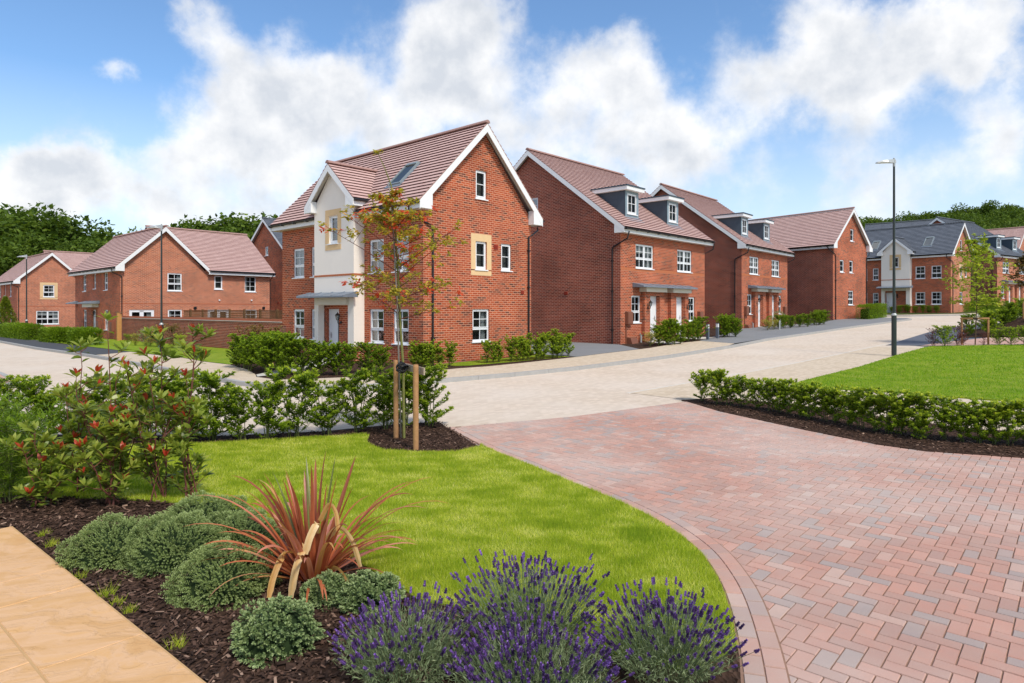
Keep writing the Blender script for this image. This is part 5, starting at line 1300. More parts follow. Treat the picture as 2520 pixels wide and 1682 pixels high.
# right-hand middle row
pu = shrub_meshes(1.0, .85, 6, 700, .07, .035, 260, (.1, .9), .1, .3, conical=0)
ev = shrub_meshes(1.0, 1.0, 6, 2200, .075, .035, 261, (0.05, .7), .3, .3, conical=.3)
add_plant('purple_shrub', pu, ('stem_red', 'leaf_purple'), 17.41, 26.85, .03, 0, .7, 'twiggy purple leaved shrub at the left end of the row behind the right-hand lawn', 'shrub', 'purple shrubs behind the lawn')
add_plant('evergreen_shrub', ev, ('stem_green', 'leaf_laurel'), 17.75, 26.6, .03, 1, .82, 'round green shrub between two purple ones behind the right-hand lawn', 'shrub', 'green shrubs behind the lawn')
add_plant('purple_shrub', pu, ('stem_red', 'leaf_purple'), 18.4, 26.85, .03, 2, .78, 'denser purple shrub just left of the timber tree guard', 'shrub', 'purple shrubs behind the lawn')
add_plant('purple_shrub', pu, ('stem_red', 'leaf_purple'), 18.75, 27.0, .03, 4, .5, 'small purple shrub touching the left post of the tree guard', 'shrub', 'purple shrubs behind the lawn')
sp = shrub_meshes(1.0, .8, 6, 220, .06, .03, 262, (.1, .9), .1, .3, conical=0)
add_plant('purple_shrub', sp, ('stem_red', 'leaf_purple'), 19.4, 26.75, .03, 1, .5, 'nearly bare twiggy shrub between the posts of the tree guard', 'shrub', 'purple shrubs behind the lawn')
for i, (x, y, h) in enumerate([(20.05, 26.75, .6), (20.5, 26.65, .68), (21.0, 26.6, .72), (21.6, 26.6, .74), (22.3, 26.6, .76), (23, 26.6, .76)]):
    add_plant('evergreen_shrub', ev, ('stem_green', 'leaf_laurel'), x, y, .03, i*1.4, h*1.05, 'dark round shrub in the row behind the right-hand lawn, right of the tree guard', 'shrub', 'dark row right of the tree guard')
# bank planting
bk = [bush[0], bush[2], low[1], ev, (yb[0], yb[1])]
rngb = random.Random(4)
kk = 0
bkl = {0: 'privet_bush', 1: 'privet_bush', 2: 'laurel_shrub', 3: 'evergreen_shrub'}
for i in range(60):
    t = rngb.uniform(0, 1); dpt = rngb.uniform(.5, 6.5)
    x = 21.6+t*11+dpt*.9; y = 31.8+t*12-dpt*.35
    if not bool(inside(np.array([x]), np.array([y]), bank_poly)[0]): continue
    k = rngb.randrange(4); h = rngb.uniform(.7, 1.15)
    add_plant(bkl[k], bk[k], ('stem_green', 'leaf_privet' if k < 2 else 'leaf_laurel'), x, y, .0, rngb.uniform(0, 6), h, 'mid green bush in the dense planting on the bank at the right', 'shrub', 'bushes on the right-hand bank', extra=bankh(x, y)); kk += 1

# ---- foreground photinias
def photinia(seed, h, w, nst, lab, x, y, red=.16):
    rng = np.random.default_rng(seed); segs = []; lv = Leaves()
    for s in range(nst):
        a = rng.uniform(0, 6.28); lean = rng.uniform(.1, 1.0)*w*.5; hh = h*(rng.uniform(.42, .95) if s else 1.06)
        if s == 0: lean = .05
        P = [np.array([rng.normal()*.05, rng.normal()*.05, -.03])]
        for k in (.3, .6, .85, 1.0): P.append(np.array([math.cos(a)*lean*k**.8, math.sin(a)*lean*k**.8, hh*k])+rng.normal(size=3)*.018)
        segs.append(([tuple(p) for p in P], [.0075, .0065, .005, .004, .0025]))
        ends = [(P[-1], norm((P[-1]-P[-2])[None])[0], 1.0)]
        for t in range(7):
            k = rng.uniform(.06, .95)*4; i = min(3, int(k)); base = P[i]*(1-(k-i))+P[i+1]*(k-i); aa = rng.uniform(0, 6.28); ln = rng.uniform(.12, .3)*w
            tip = base+np.array([math.cos(aa)*ln, math.sin(aa)*ln, ln*rng.uniform(.4, 1.1)])
            segs.append(([tuple(base), tuple((base+tip)/2+np.array([0, 0, -.01])), tuple(tip)], [.005, .004, .002])); ends.append((tip, norm((tip-base)[None])[0], .5))
            m = 5; u = rng.uniform(.2, .95, m); B = base+(tip-base)*u[:, None]
            lv.add(B, rdir(m, -.2, .6, rng)+norm((tip-base)[None])*.7, .115*rng.uniform(.7, 1.15, m), .040*rng.uniform(.85, 1.15, m), rng.uniform(0, .62, m), .22, False, .3, rng)
        m = 12; u = rng.uniform(.06, .95, m)*4; ii = np.minimum(3, u.astype(int)); PP = np.array(P); fr = (u-ii)[:, None]; B = PP[ii]*(1-fr)+PP[ii+1]*fr
        lv.add(B, rdir(m, -.1, .7, rng), .11*rng.uniform(.7, 1.1, m), .042, rng.uniform(0, .70, m), .2, False, .3, rng)
        for p, d, wgt in ends:
            m = int(rng.integers(6, 10)); an = rng.uniform(0, 6.28)+np.arange(m)*2.4; el = np.linspace(.25, 1.3, m)
            dd = np.stack([np.cos(an)*np.cos(el), np.sin(an)*np.cos(el), np.sin(el)], 1)+d*.35
            isr = rng.random() < (red*1.2 if wgt < .9 else .6)
            tt = np.where(np.arange(m) > m*.55, rng.uniform(.84, 1, m) if isr else rng.uniform(.55, .78, m), rng.uniform(.3, .78, m))
            lv.add(p-d*.03*np.linspace(1, 0, m)[:, None], dd, .12*np.linspace(1.1, .7, m), .041*np.linspace(1.05, .75, m), tt, .18, False, .3, rng)
    add_plant('photinia', (sticks_mesh('stems', segs, 6), lv.mesh('foliage')), ('stem_red', 'leaf_photinia'), x, y, .02, 0, 1, lab, 'shrub', 'red tipped shrubs in the flower bed')
photinia(1, 1.72, .8, 8, 'tallest red-tipped shrub in the middle of the clump on the left', -4.15, 6.75)
photinia(2, 1.6, .7, 7, 'red-tipped shrub right of the tallest one, next to the open lawn', -3.6, 6.62)
photinia(3, 1.48, .65, 5, 'red-tipped shrub with sparse tall stems left of the tallest one', -4.55, 6.8, .14)
photinia(4, 1.58, .7, 5, 'slender red-tipped shrub leaning over the lawn at the right of the clump', -3.28, 6.6, .1)
photinia(5, .9, .7, 6, 'short red-tipped shrub low in the front of the clump', -3.95, 6.38, .12)
photinia(6, .7, .6, 5, 'low red-tipped shrub at the left front of the clump', -4.6, 6.35, .14)
dk = shrub_meshes(1.0, 1.3, 9, 2600, .10, .018, 280, (0.0, .6), .2, .2, conical=.2)
for i, (x, y, s, lb) in enumerate([(-5.4, 6.9, .8, 'feathery dark green shrub at the left edge of the picture, behind the bed'), (-5.05, 6.5, .62, 'low feathery dark green shrub at the left front of the red-tipped clump'), (-5.9, 7.4, .9, 'taller feathery green shrub furthest left below the hedge')]):
    add_plant('feathery_shrub', dk, ('stem_green', 'leaf_privet'), x, y, .02, i*2, s, lb, 'shrub')

# ---- hebes
def hebe_mesh(r, flat, n, seed, leaf=.011, sprigs=True):
    rng = np.random.default_rng(seed); lv = Leaves()
    d = rdir(n, -.25, 1, rng)
    ang = np.arctan2(d[:, 1], d[:, 0])
    lump = 1+.07*np.sin(ang*4+seed)+.08*np.sin(d[:, 2]*9+ang*3)+.05*np.sin(ang*11+d[:, 2]*14)+rng.normal(size=n)*.022
    P = d*(r*lump)[:, None]; P[:, 2] = P[:, 2]*flat+r*flat*.12
    m = 9
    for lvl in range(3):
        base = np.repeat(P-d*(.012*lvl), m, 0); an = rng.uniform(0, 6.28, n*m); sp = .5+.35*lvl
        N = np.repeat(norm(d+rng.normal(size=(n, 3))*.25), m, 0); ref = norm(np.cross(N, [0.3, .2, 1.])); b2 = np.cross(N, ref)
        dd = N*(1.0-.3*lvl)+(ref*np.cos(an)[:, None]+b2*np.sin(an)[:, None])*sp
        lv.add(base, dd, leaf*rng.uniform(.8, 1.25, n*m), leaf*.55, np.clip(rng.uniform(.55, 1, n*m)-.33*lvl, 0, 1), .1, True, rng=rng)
    return lv.mesh('foliage')
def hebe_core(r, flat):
    bm = bmesh.new(); bmesh.ops.create_icosphere(bm, subdivisions=3, radius=r*.82)  # solid dark dome filling the mound inside, used as the twigs part
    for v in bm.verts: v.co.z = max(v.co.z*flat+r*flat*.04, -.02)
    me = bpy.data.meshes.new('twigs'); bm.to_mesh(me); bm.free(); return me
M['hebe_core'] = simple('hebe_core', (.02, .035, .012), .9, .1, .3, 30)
hs = [((-3.12, 5.12), .34, .72, 'grey-green mounded shrub nearest the stone paving, left of the others'), ((-2.62, 5.05), .38, .72, 'largest grey-green mounded shrub in the middle of the group'), ((-2.72, 5.75), .38, .62, 'grey-green mounded shrub at the back, against the lawn'), ((-2.25, 5.35), .36, .6, 'grey-green mounded shrub half behind the red strap-leaved plant'), ((-1.98, 4.48), .33, .8, 'grey-green mounded shrub left of the red strap-leaved plant, nearer the camera')]
for i, ((x, y), r, fl, lb) in enumerate(hs):
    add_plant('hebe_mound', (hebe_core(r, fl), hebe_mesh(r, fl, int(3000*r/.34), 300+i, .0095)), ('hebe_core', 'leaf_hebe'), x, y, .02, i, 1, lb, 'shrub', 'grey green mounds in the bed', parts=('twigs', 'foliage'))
leaf_mat('leaf_hebe_dark', [(0, (.07, .115, .04)), (.5, (.18, .26, .09)), (1, (.44, .52, .24))], .12, .45)
for (x, y), r, fl, lb in (((-1.36, 3.76), .235, .85, 'small blue-green shrub alone in the bark, nearest the camera'), ((-1.22, 4.36), .17, .7, 'blue-green shrub under the red strap-leaved plant'), ((-.93, 4.28), .2, .75, 'blue-green shrub between the strap-leaved plant and the lavender')):
    add_plant('hebe_mound', (hebe_core(r, fl), hebe_mesh(r, fl, 620, int(r*1000), .018)), ('hebe_core', 'leaf_hebe_dark'), x, y, .02, 0, 1, lb, 'shrub', 'blue green mounds in the bed', parts=('twigs', 'foliage'))

# ---- phormium
def smoothline3(pts, n=5):
    P = [Vector(p) for p in pts]; out = []
    for i in range(len(P)-1):
        p0 = P[max(i-1, 0)]; p1 = P[i]; p2 = P[i+1]; p3 = P[min(i+2, len(P)-1)]
        for k in range(n):
            t = k/n; out.append(tuple(.5*((2*p1)+(-p0+p2)*t+(2*p0-5*p1+4*p2-p3)*t*t+(-p0+3*p1-3*p2+p3)*t**3)))
    out.append(tuple(P[-1])); return out
def phormium():
    rng = np.random.default_rng(8); V = []; Q = []; T = []; n = 0
    def leaf(az, el0, L, W, curl, tint, twist=0., r0=.05):
        nonlocal n
        W *= 1.75; L *= 1.22
        seg = 12; p = np.array([math.cos(az)*r0, math.sin(az)*r0, 0.0]); el = el0; pts = []; side = np.array([-math.sin(az), math.cos(az), 0])
        for k in range(seg+1):
            t = k/seg; pts.append(p.copy())
            wv = W*(1-t)**.55*min(1, .55+t*3) if t > .02 else W*.5
            d = np.array([math.cos(az)*math.cos(el), math.sin(az)*math.cos(el), math.sin(el)])
            up = np.cross(side, d)*-1
            s2 = side*math.cos(twist*t)+up*math.sin(twist*t)
            c = pts[-1]
            V.append(c-s2*wv/2+up*wv*.16); V.append(c); V.append(c+s2*wv/2+up*wv*.16)
            tt = np.clip(tint+rng.normal()*.02, 0, 1); T.extend([tt, np.clip(tt-.07, 0, 1) if tint > .2 else tt, tt])
            if k: Q.append((n-3, n-2, n+1, n)); Q.append((n-2, n-1, n+2, n+1))
            n += 3
            el -= curl*(t**1.6)/seg*2.2; p = p+d*L/seg
    for i in range(96):
        az = rng.uniform(0, 6.28); q = rng.random()
        if q < .30: leaf(az, rng.uniform(1.1, 1.5), rng.uniform(.42, .74), rng.uniform(.022, .034), rng.uniform(0, .6), rng.uniform(.18, .6), rng.uniform(-.8, .8))
        elif q < .66: leaf(az, rng.uniform(.75, 1.2), rng.uniform(.5, .78), rng.uniform(.02, .032), rng.uniform(.9, 2.2), rng.uniform(.22, .93), rng.uniform(-.8, .8), .08)
        else: leaf(az, rng.uniform(.3, .8), rng.uniform(.42, .66), rng.uniform(.018, .03), rng.uniform(1.0, 2.0), rng.uniform(.3, .9), rng.uniform(-.5, .5), .09)
    def strap(pts, W, tint):
        nonlocal n
        P = [np.array(p) for p in smoothline3(pts, 5)]
        for k, c in enumerate(P):
            d = norm((P[min(k+1, len(P)-1)]-P[max(k-1, 0)])[None])[0]; sd_ = norm(np.cross(d, [0.15, 1., .25])[None])[0]
            wv = W*(1 if k < len(P)-2 else .75); up = np.cross(sd_, d)
            V.append(c-sd_*wv/2+up*wv*.12); V.append(c); V.append(c+sd_*wv/2+up*wv*.12); T.extend([tint, max(0, tint-.06), tint])
            if k: Q.append((n-3, n-2, n+1, n)); Q.append((n-2, n-1, n+2, n+1))
            n += 3
    for pts, W, ti in (([(-.02, -.08, .22), (.0, -.2, .30), (-.02, -.33, .19), (-.03, -.40, .03)], .052, .95), ([(.03, -.06, .34), (.07, -.15, .44), (.04, -.22, .36), (.02, -.25, .26)], .05, .98),
                       ([(-.08, -.07, .20), (-.14, -.2, .24), (-.17, -.32, .14), (-.18, -.38, .02)], .045, .90), ([(.10, -.05, .28), (.22, -.14, .40), (.33, -.22, .34), (.40, -.27, .18)], .04, .96),
                       ([(.06, -.05, .42), (.14, -.1, .55), (.2, -.14, .50), (.22, -.16, .36)], .034, .92), ([(.12, -.1, .1), (.24, -.25, .16), (.34, -.36, .1), (.4, -.42, .02)], .036, .88)):
        strap(pts, W, ti)
    # upright green ones
    leaf(2.0, 1.2, .72, .026, .4, .05, .3); leaf(2.5, 1.05, .68, .026, .4, .08, .4); leaf(1.0, 1.4, .7, .024, .1, .06)
    # long arching ones to the left and right
    leaf(3.3, .95, .85, .03, 1.6, .7); leaf(3.6, .8, .8, .026, 1.5, .62); leaf(-.35, .85, .9, .03, 1.5, .68); leaf(-.1, .8, .95, .026, 1.6, .6); leaf(-.55, .7, .8, .03, 1.4, .72); leaf(.25, .9, .9, .028, 1.3, .55)
    me = np_mesh('leaves', V, quads=Q, tint=T, smooth=False); o = mesh_obj('leaves', me, 'strap_leaf')
    r = empty('phormium', (-1.43, 4.68, g(0, 0)+.02), 0, 'red and orange strap-leaved plant arching over the grey-green mounds', 'plant'); o.parent = r
    mb = MB(); mb.tube([(0, 0, -.05), (0, 0, .05)], [.09, .06], 10); mb.build('crown_base', 'stem_red', r)
phormium()

# ---- lavender
def lavender(x, y, r, h, n, seed, label, spread=.75):
    rng = np.random.default_rng(seed); lv = Leaves(); V = []; Q = []; T = []; nn = 0; st = MB()
    for i in range(n):
        a = rng.uniform(0, 6.28); q = math.sqrt(rng.random()); tilt = q*spread; L = h*(rng.uniform(.74, 1.08) if rng.random() < .9 else rng.uniform(1.08, 1.24))*(1-.1*q)
        b = np.array([math.cos(a)*r*.35*q, math.sin(a)*r*.35*q, 0.]); d = np.array([math.cos(a)*math.sin(tilt), math.sin(a)*math.sin(tilt), math.cos(tilt)])
        d = norm((d+rng.normal(size=3)*.10)[None])[0]
        top = b+d*L; mid = b+d*L*.55+np.array([0, 0, .01])
        st.tube([tuple(b+d*L*.3), tuple(mid), tuple(top)], .0014, 3, cap=False)
        # flower spike: stacked whorls
        sl = rng.uniform(.018, .033); u = norm(np.cross(d, [.2, .9, .1])[None])[0]; w = np.cross(d, u); tint0 = rng.uniform(0, .75)
        ks = 5
        for k in range(ks):
            f = k/(ks-1); c = top+d*(f*sl)+rng.normal(size=3)*.0006; rad = .0078*(1-.4*f)*rng.uniform(.7, 1.15)*(1 if k % 2 == 0 else .72)
            m = 6
            for j in range(m):
                an = j*6.283/m+k*.5; o_ = u*math.cos(an)+w*math.sin(an)
                tip = c+o_*rad*1.25+d*.005; e1 = c+o_*rad*.6-d*.004; cr = np.cross(d, o_)
                V.extend([e1-cr*.0035, tip-cr*.0028+d*.001, tip+cr*.0028+d*.003, e1+cr*.0035+d*.006]); Q.append((nn, nn+1, nn+2, nn+3)); nn += 4
                tt = np.clip(tint0+rng.normal()*.18+(.5 if rng.random() < .10 else 0), 0, 1); T.extend([tt]*4)
    # foliage
    m = int(n*26); a = rng.uniform(0, 6.28, m); q = np.sqrt(rng.random(m)); ti = q*spread*1.15; hh = h*rng.uniform(.15, .84, m)
    d = np.stack([np.cos(a)*np.sin(ti), np.sin(a)*np.sin(ti), np.cos(ti)], 1); B = np.stack([np.cos(a)*r*.35*q, np.sin(a)*r*.35*q, 0*q], 1)+d*hh[:, None]
    lv.add(B, d+rng.normal(size=(m, 3))*.5, .032*rng.uniform(.6, 1.3, m), .0042, np.clip(rng.uniform(0, 1, m)*.6+.4*hh/h*rng.uniform(.4, 1, m), 0, 1), .1, True, rng=rng)
    root = empty('lavender', (x, y, .02), 0, label, 'lavender', 'lavender plants'); 
    mesh_obj('stalks', st.mesh('stalks'), 'leaf_lavender_stalk', root); mesh_obj('foliage', lv.mesh('foliage'), 'leaf_lavender', root); mesh_obj('flowers', np_mesh('flowers', V, quads=Q, tint=T), 'flower_lavender', root)
simple('leaf_lavender_stalk', (.12, .17, .08), .8, .2, .2, 10)
lavender(-.55, 3.40, .46, .36, 270, 21, 'left lavender plant, spreading over the bark beside the small blue-green shrub')
lavender(.10, 3.68, .40, .47, 290, 22, 'tallest lavender plant in the middle, standing against the lawn')
lavender(.80, 3.40, .38, .39, 290, 23, 'right lavender plant, nearest the block edging')
lavender(.10, 3.14, .58, .34, 430, 24, 'lavender plant lowest in the front, between the other three')

# ---- bark chips
def chips():
    rng = np.random.default_rng(3); V = []; Q = []; T = []
    def region(poly, n, smin, smax, hole=None, off=.02, zf=None):
        P = np.array(poly); lo, hi = P.min(0), P.max(0); x = rng.uniform(lo[0], hi[0], n*3); y = rng.uniform(lo[1], hi[1], n*3)
        k = inside(x, y, poly)
        for h_ in hole or []: k &= ~inside(x, y, h_)
        x, y = x[k][:n], y[k][:n]; return x, y, smin, smax, off
    pat = [(-9, 9), (-4.42, 5.74), (-4.38, 5.72), (-1.64, 3.40), (0, 2.0), (-9, 2)]
    regs = [region([(-5.6, 6.9), (-3.96, 6.62), (-2.7, 6.26), (-1.6, 5.15), (-.6, 4.3), (.5, 3.7), (.6, 3.0), (-1.0, 2.9), (-1.66, 3.42), (-4.4, 5.74), (-5.6, 5.9)], 15000, .012, .055, None, .018),
            region([(-2.3, 9.0), (-2.6, 10.2), (-2.0, 10.9), (-1.2, 11.1), (-.45, 9.15), (-.75, 8.75), (-1.74, 8.85)], 3500, .012, .05, [LAWN], .018),
            region([(-8, 9.3), (-8, 10.05), (-4.4, 9.95), (-3, 10.3), (-2.6, 10.3), (-3, 9.75), (-4.4, 9.35)], 3000, .012, .05, [LAWN], .018),
            region([(3.7, 13.3), (4.4, 13.9), (5.9, 12.5), (7.4, 10.2), (9, 9.5), (8.5, 8.2), (6.6, 8.45), (5.6, 8.85), (4.7, 10.4), (3.95, 12.2)], 9000, .012, .055, None, .024)]
    for x, y, a, b, off in regs:
        n = len(x); L = rng.uniform(a, b, n); W = L*rng.uniform(.18, .5, n); an = rng.uniform(0, 6.28, n); ti = rng.normal(size=n)*.28; z = rng.uniform(0, .016, n)
        zg = np.array([g(float(q), float(w)) for q, w in zip(x, y)])+off+z
        dx, dy, dz = np.cos(an)*np.cos(ti), np.sin(an)*np.cos(ti), np.sin(ti); sx, sy = -np.sin(an), np.cos(an); sz = rng.normal(size=n)*.25
        tt = rng.uniform(0, 1, n)**1.6
        b0 = sum(len(v) for v in V)
        quad = np.zeros((n, 4, 3))
        for k, (u, w) in enumerate(((-.5, -.35), (.42, -.5), (.55, .4), (-.45, .5))):
            quad[:, k, 0] = x+dx*L*u+sx*W*w; quad[:, k, 1] = y+dy*L*u+sy*W*w; quad[:, k, 2] = zg+dz*L*u+sz*W*w+.004
        V.append(quad.reshape(-1, 3)); Q.append(b0+np.arange(n)[:, None]*4+np.array([[0, 1, 2, 3]])); T.append(np.repeat(tt, 4))
    me = np_mesh('bark_chips', np.concatenate(V), quads=np.concatenate(Q), tint=np.concatenate(T)); o = mesh_obj('bark_chips', me, 'bark_chip'); tag(o, 'loose brown bark chips covering the planting beds', 'bark chips', kind='stuff')
chips()

# ---- grass blades
def grass(name, poly, n, h0, h1, w, off, seed, label, maxd=1.0, mat='grass_blade'):
    rng = np.random.default_rng(seed); P = np.array(poly); lo, hi = P.min(0), P.max(0)
    X = []; Y = []; got = 0
    while got < n:
        x = rng.uniform(lo[0], hi[0], n); y = rng.uniform(lo[1], hi[1], n); k = inside(x, y, poly); k &= rng.random(n) < np.minimum(1, (maxd/np.hypot(x, y))**1.3)
        X.append(x[k]); Y.append(y[k]); got += int(k.sum())
    x = np.concatenate(X)[:n]; y = np.concatenate(Y)[:n]
    dist = np.hypot(x, y)/4.0
    an = rng.uniform(0, 6.28, n); ln = rng.uniform(.0, .9, n); h = rng.uniform(h0, h1, n); ww = w*np.maximum(1, dist**.8)*rng.uniform(.7, 1.2, n)
    z = np.array([g(float(a), float(b)) for a, b in zip(x, y)])+off
    fa_ = rng.uniform(0, 6.28, n); cx, cy = np.cos(fa_)*ww/2, np.sin(fa_)*ww/2
    V = np.zeros((n, 3, 3)); V[:, 0] = np.stack([x-cx, y-cy, z], 1); V[:, 1] = np.stack([x+cx, y+cy, z], 1); V[:, 2] = np.stack([x+np.cos(an)*h*ln, y+np.sin(an)*h*ln, z+h*np.sqrt(1-.5*ln*ln)], 1)
    pt = np.zeros(n); ph = np.random.default_rng(99)
    for k in range(26):
        fr_ = ph.uniform(1.2, 26); th_ = ph.uniform(0, 6.28); pt += np.sin(fr_*(x*math.cos(th_)+y*math.sin(th_))+ph.uniform(0, 6.28)+1.2*np.sin(x*1.3+y*.7*k))/fr_**.45
    pt = .5+pt*.15
    t = np.clip(pt*.75+rng.normal(size=n)*.27+.10, 0, 1); V[:, 2, 2] += np.clip(.5-pt, -.4, .4)*.02
    me = np_mesh(name, V.reshape(-1, 3), tris=np.arange(n*3).reshape(-1, 3), tint=np.repeat(t, 3)); o = mesh_obj(name, me, mat); tag(o, label, 'grass', kind='stuff')
grass('lawn_grass', LAWN, 430000, .018, .046, .0027, .024, 1, 'short bright green grass of the front lawn', 3.9)
grass('lawn_grass', RL, 120000, .03, .06, .0045, .03, 2, 'short green grass of the lawn beyond the hedge on the right', 14, 'grass_deep')
def tuft(x, y, s, seed, n=60, r=.05):
    rng = np.random.default_rng(seed); a = rng.uniform(0, 6.28, n); L = rng.uniform(.05, .13, n)*s; V = np.zeros((n, 3, 3)); rr = rng.uniform(0, r, n); b = rng.uniform(0, 6.28, n)
    bx, by = np.cos(b)*rr, np.sin(b)*rr
    V[:, 0] = np.stack([bx-.002, by, 0*a], 1); V[:, 1] = np.stack([bx+.002, by, 0*a], 1); V[:, 2] = np.stack([bx+np.cos(a)*L*.6, by+np.sin(a)*L*.6, L*.8], 1)
    me = np_mesh('grass_tuft', V.reshape(-1, 3), tris=np.arange(n*3).reshape(-1, 3), tint=np.repeat(rng.uniform(.1, .8, n), 3)); o = mesh_obj('grass_tuft', me, 'grass_blade'); o.location = (x, y, g(x, y)+.018)
    tag(o, 'small weed tuft growing in the bark by the stone paving', 'weed', 'weed tufts along the paving')
for i, (x, y, s) in enumerate([(-3.32, 4.87, .7), (-3.1, 4.66, .6), (-2.72, 4.36, 1.0), (-2.58, 4.26, .6), (-1.92, 3.72, .7), (-2.45, 4.15, .5), (-3.75, 5.3, .7), (-4.0, 5.55, .6)]): tuft(x, y, s, i)

# ---- foreground tree with stakes
def young_tree(name, x, y, H, trunk, crown0, seed, leafm, barkm, label, group=None, nb=16, L=.062, W=.028, cw=.85, off=.02, tints=(0, 1), nleaf=9, extra=0, top_sparse=True, tip=None, levels=2, ctop=None):
    rng = np.random.default_rng(seed); segs = [([tuple(p) for p in trunk], list(np.linspace(.024, .004, len(trunk))*H/4.3))]
    TP = np.array(trunk); lv = Leaves()
    def at(zq):
        for i in range(len(TP)-1):
            if TP[i+1][2] >= zq or i == len(TP)-2:
                f = min(1, max(0, (zq-TP[i][2])/(TP[i+1][2]-TP[i][2]))); return TP[i]*(1-f)+TP[i+1]*f
    def leaves(p, d, k, spread=.05):
        dd = rdir(k, -.6, .6, rng)+d*.5
        red = rng.random() < .22
        t = rng.uniform(.86, 1, k) if red and rng.random() < .75 else rng.uniform(0, .78, k)
        t = tints[0]+(tints[1]-tints[0])*t
        lv.add(p+rng.normal(size=(k, 3))*spread*.35, dd, L*rng.uniform(.65, 1.1, k), W*rng.uniform(.8, 1.1, k), t, .25, False, .25, rng)
    for i in range(nb):
        f = (i+.5)/nb; zq = crown0+((ctop or H*.94)-crown0)*f; b = at(zq); az = i*2.4+rng.uniform(-.4, .4)
        env = cw*(1-abs(f-.38)*1.25 if f > .38 else .75+.25*f/.38)*rng.uniform(.8, 1.1); env = max(env, .12 if not ctop else .2)
        el = rng.uniform(.3, .8) if f > .25 else rng.uniform(.1, .5)
        if ctop and f > .75: el *= .6
        m1 = b+np.array([math.cos(az)*env*.5, math.sin(az)*env*.5, env*.5*math.tan(el)*.8]); tipp = b+np.array([math.cos(az)*env, math.sin(az)*env, env*math.tan(el)*.75])
        tipp[2] = min(tipp[2], H)
        segs.append(([tuple(b), tuple(m1), tuple(tipp)], [.009*H/4.3, .006*H/4.3, .0025*H/4.3])); leaves(tipp, norm((tipp-m1)[None])[0], nleaf)
        for j in range(7):
            u = rng.uniform(.2, 1); p = (b*(1-u*2)+m1*u*2) if u < .5 else (m1*(2-u*2)+tipp*(u*2-1))
            a2 = rng.uniform(0, 6.28); l2 = env*rng.uniform(.15, .42); q = p+np.array([math.cos(a2)*l2, math.sin(a2)*l2, l2*rng.uniform(-.1, .8)])
            segs.append(([tuple(p), tuple(q)], [.0035*H/4.3, .0018*H/4.3])); dq = norm((q-p)[None])[0]
            leaves(q, dq, nleaf); leaves((p+q)/2, dq, max(2, nleaf//2))
            if levels > 2:
                for _ in range(2):
                    q2 = q+rng.normal(size=3)*l2*.45; segs.append(([tuple(q), tuple(q2)], [.002, .0012])); leaves(q2, dq, nleaf)
    leaves(TP[-1], np.array([0, 0, 1.]), nleaf*2)
    root = empty(name, (x, y, g(x, y)+off+extra), 0, label, 'tree', group)
    tr = mesh_obj('trunk', sticks_mesh('trunk', segs[:1], 9), barkm, root)
    mesh_obj('branches', sticks_mesh('branches', segs[1:], 5), 'stem_red' if leafm == 'leaf_tree' else 'bark_brown', root)
    mesh_obj('crown', lv.mesh('crown'), leafm, root); return root
zt_ = lambda py: 1.95-(py-762)/165.
px_ = lambda p: (p-993)/165.
trk = [(0, 0, -.1), (px_(991), .0, 1.1), (px_(984), .02, 1.62), (px_(979), .0, 2.4), (px_(972), -.03, 3.18), (px_(962), -.02, 3.78), (px_(945), 0, 4.05), (px_(928), 0, 4.27)]
young_tree('young_tree', -1.62, 9.75, 4.27, trk, 1.75, 5, 'leaf_tree', 'bark_green', 'young staked tree with red and yellow-green leaves in front of the nearest house', 'young street trees', nb=32, L=.075, W=.032, cw=.95, nleaf=13, ctop=3.62)
mb = MB(); mb.tube([(-1.66, 9.72, -.05), (-1.715, 9.73, 2.0), (-1.80, 9.72, 3.6), (-1.86, 9.74, 3.86)], [.013, .012, .010, .006], 7); o = mb.build('support_cane', 'cane_grey', smooth=True); tag(o, 'long thin grey cane tied alongside the trunk of the red-leaved tree', 'cane')
def tree_stake(x0, y0, h, r, lb):
    o_ = MB(); o_.tube([(x0, y0, -.1), (x0+.0, y0, h-.03), (x0, y0, h)], [r, r, r*.86], 14); q = o_.build('tree_stake', 'stake_wood', smooth=False); tag(q, lb, 'tree stake', 'stakes of the young tree')
tree_stake(-1.74, 9.75, 1.19, .038, 'left round timber stake of the red-leaved tree')
tree_stake(-1.325, 8.95, 1.19, .039, 'right round timber stake of the red-leaved tree, nearer the lawn')
mb = MB()
a = Vector((-1.74+.03, 9.74, 1.10)); b = Vector((-1.28, 8.90+.02, 1.10)); d = (b-a).normalized(); nn_ = Vector((-d.y, d.x, 0))
mb.box(-.02, (b-a).length+.06, .03, .05, -.05, .05, 0, f=lambda u, v, w: tuple(a+d*u+nn_*(v+.02)+Vector((0, 0, w))))
o = mb.build('stake_board', 'board_wood'); tag(o, 'pale timber cross board nailed between the two stakes', 'board')
mb = MB()
for k in range(5):
    pts = [(-1.61+.062*math.cos(q)+(.03 if k % 2 else 0), 9.45+.16*math.sin(q), 1.06+.022*k+.02*math.sin(q*2+k)) for q in [i*math.pi/7 for i in range(15)]]
    mb.tube(pts, .012, 6)
o = mb.build('rubber_tie', 'rubber', smooth=True); tag(o, 'black rubber tie holding the trunk to the cross board', 'tree tie')

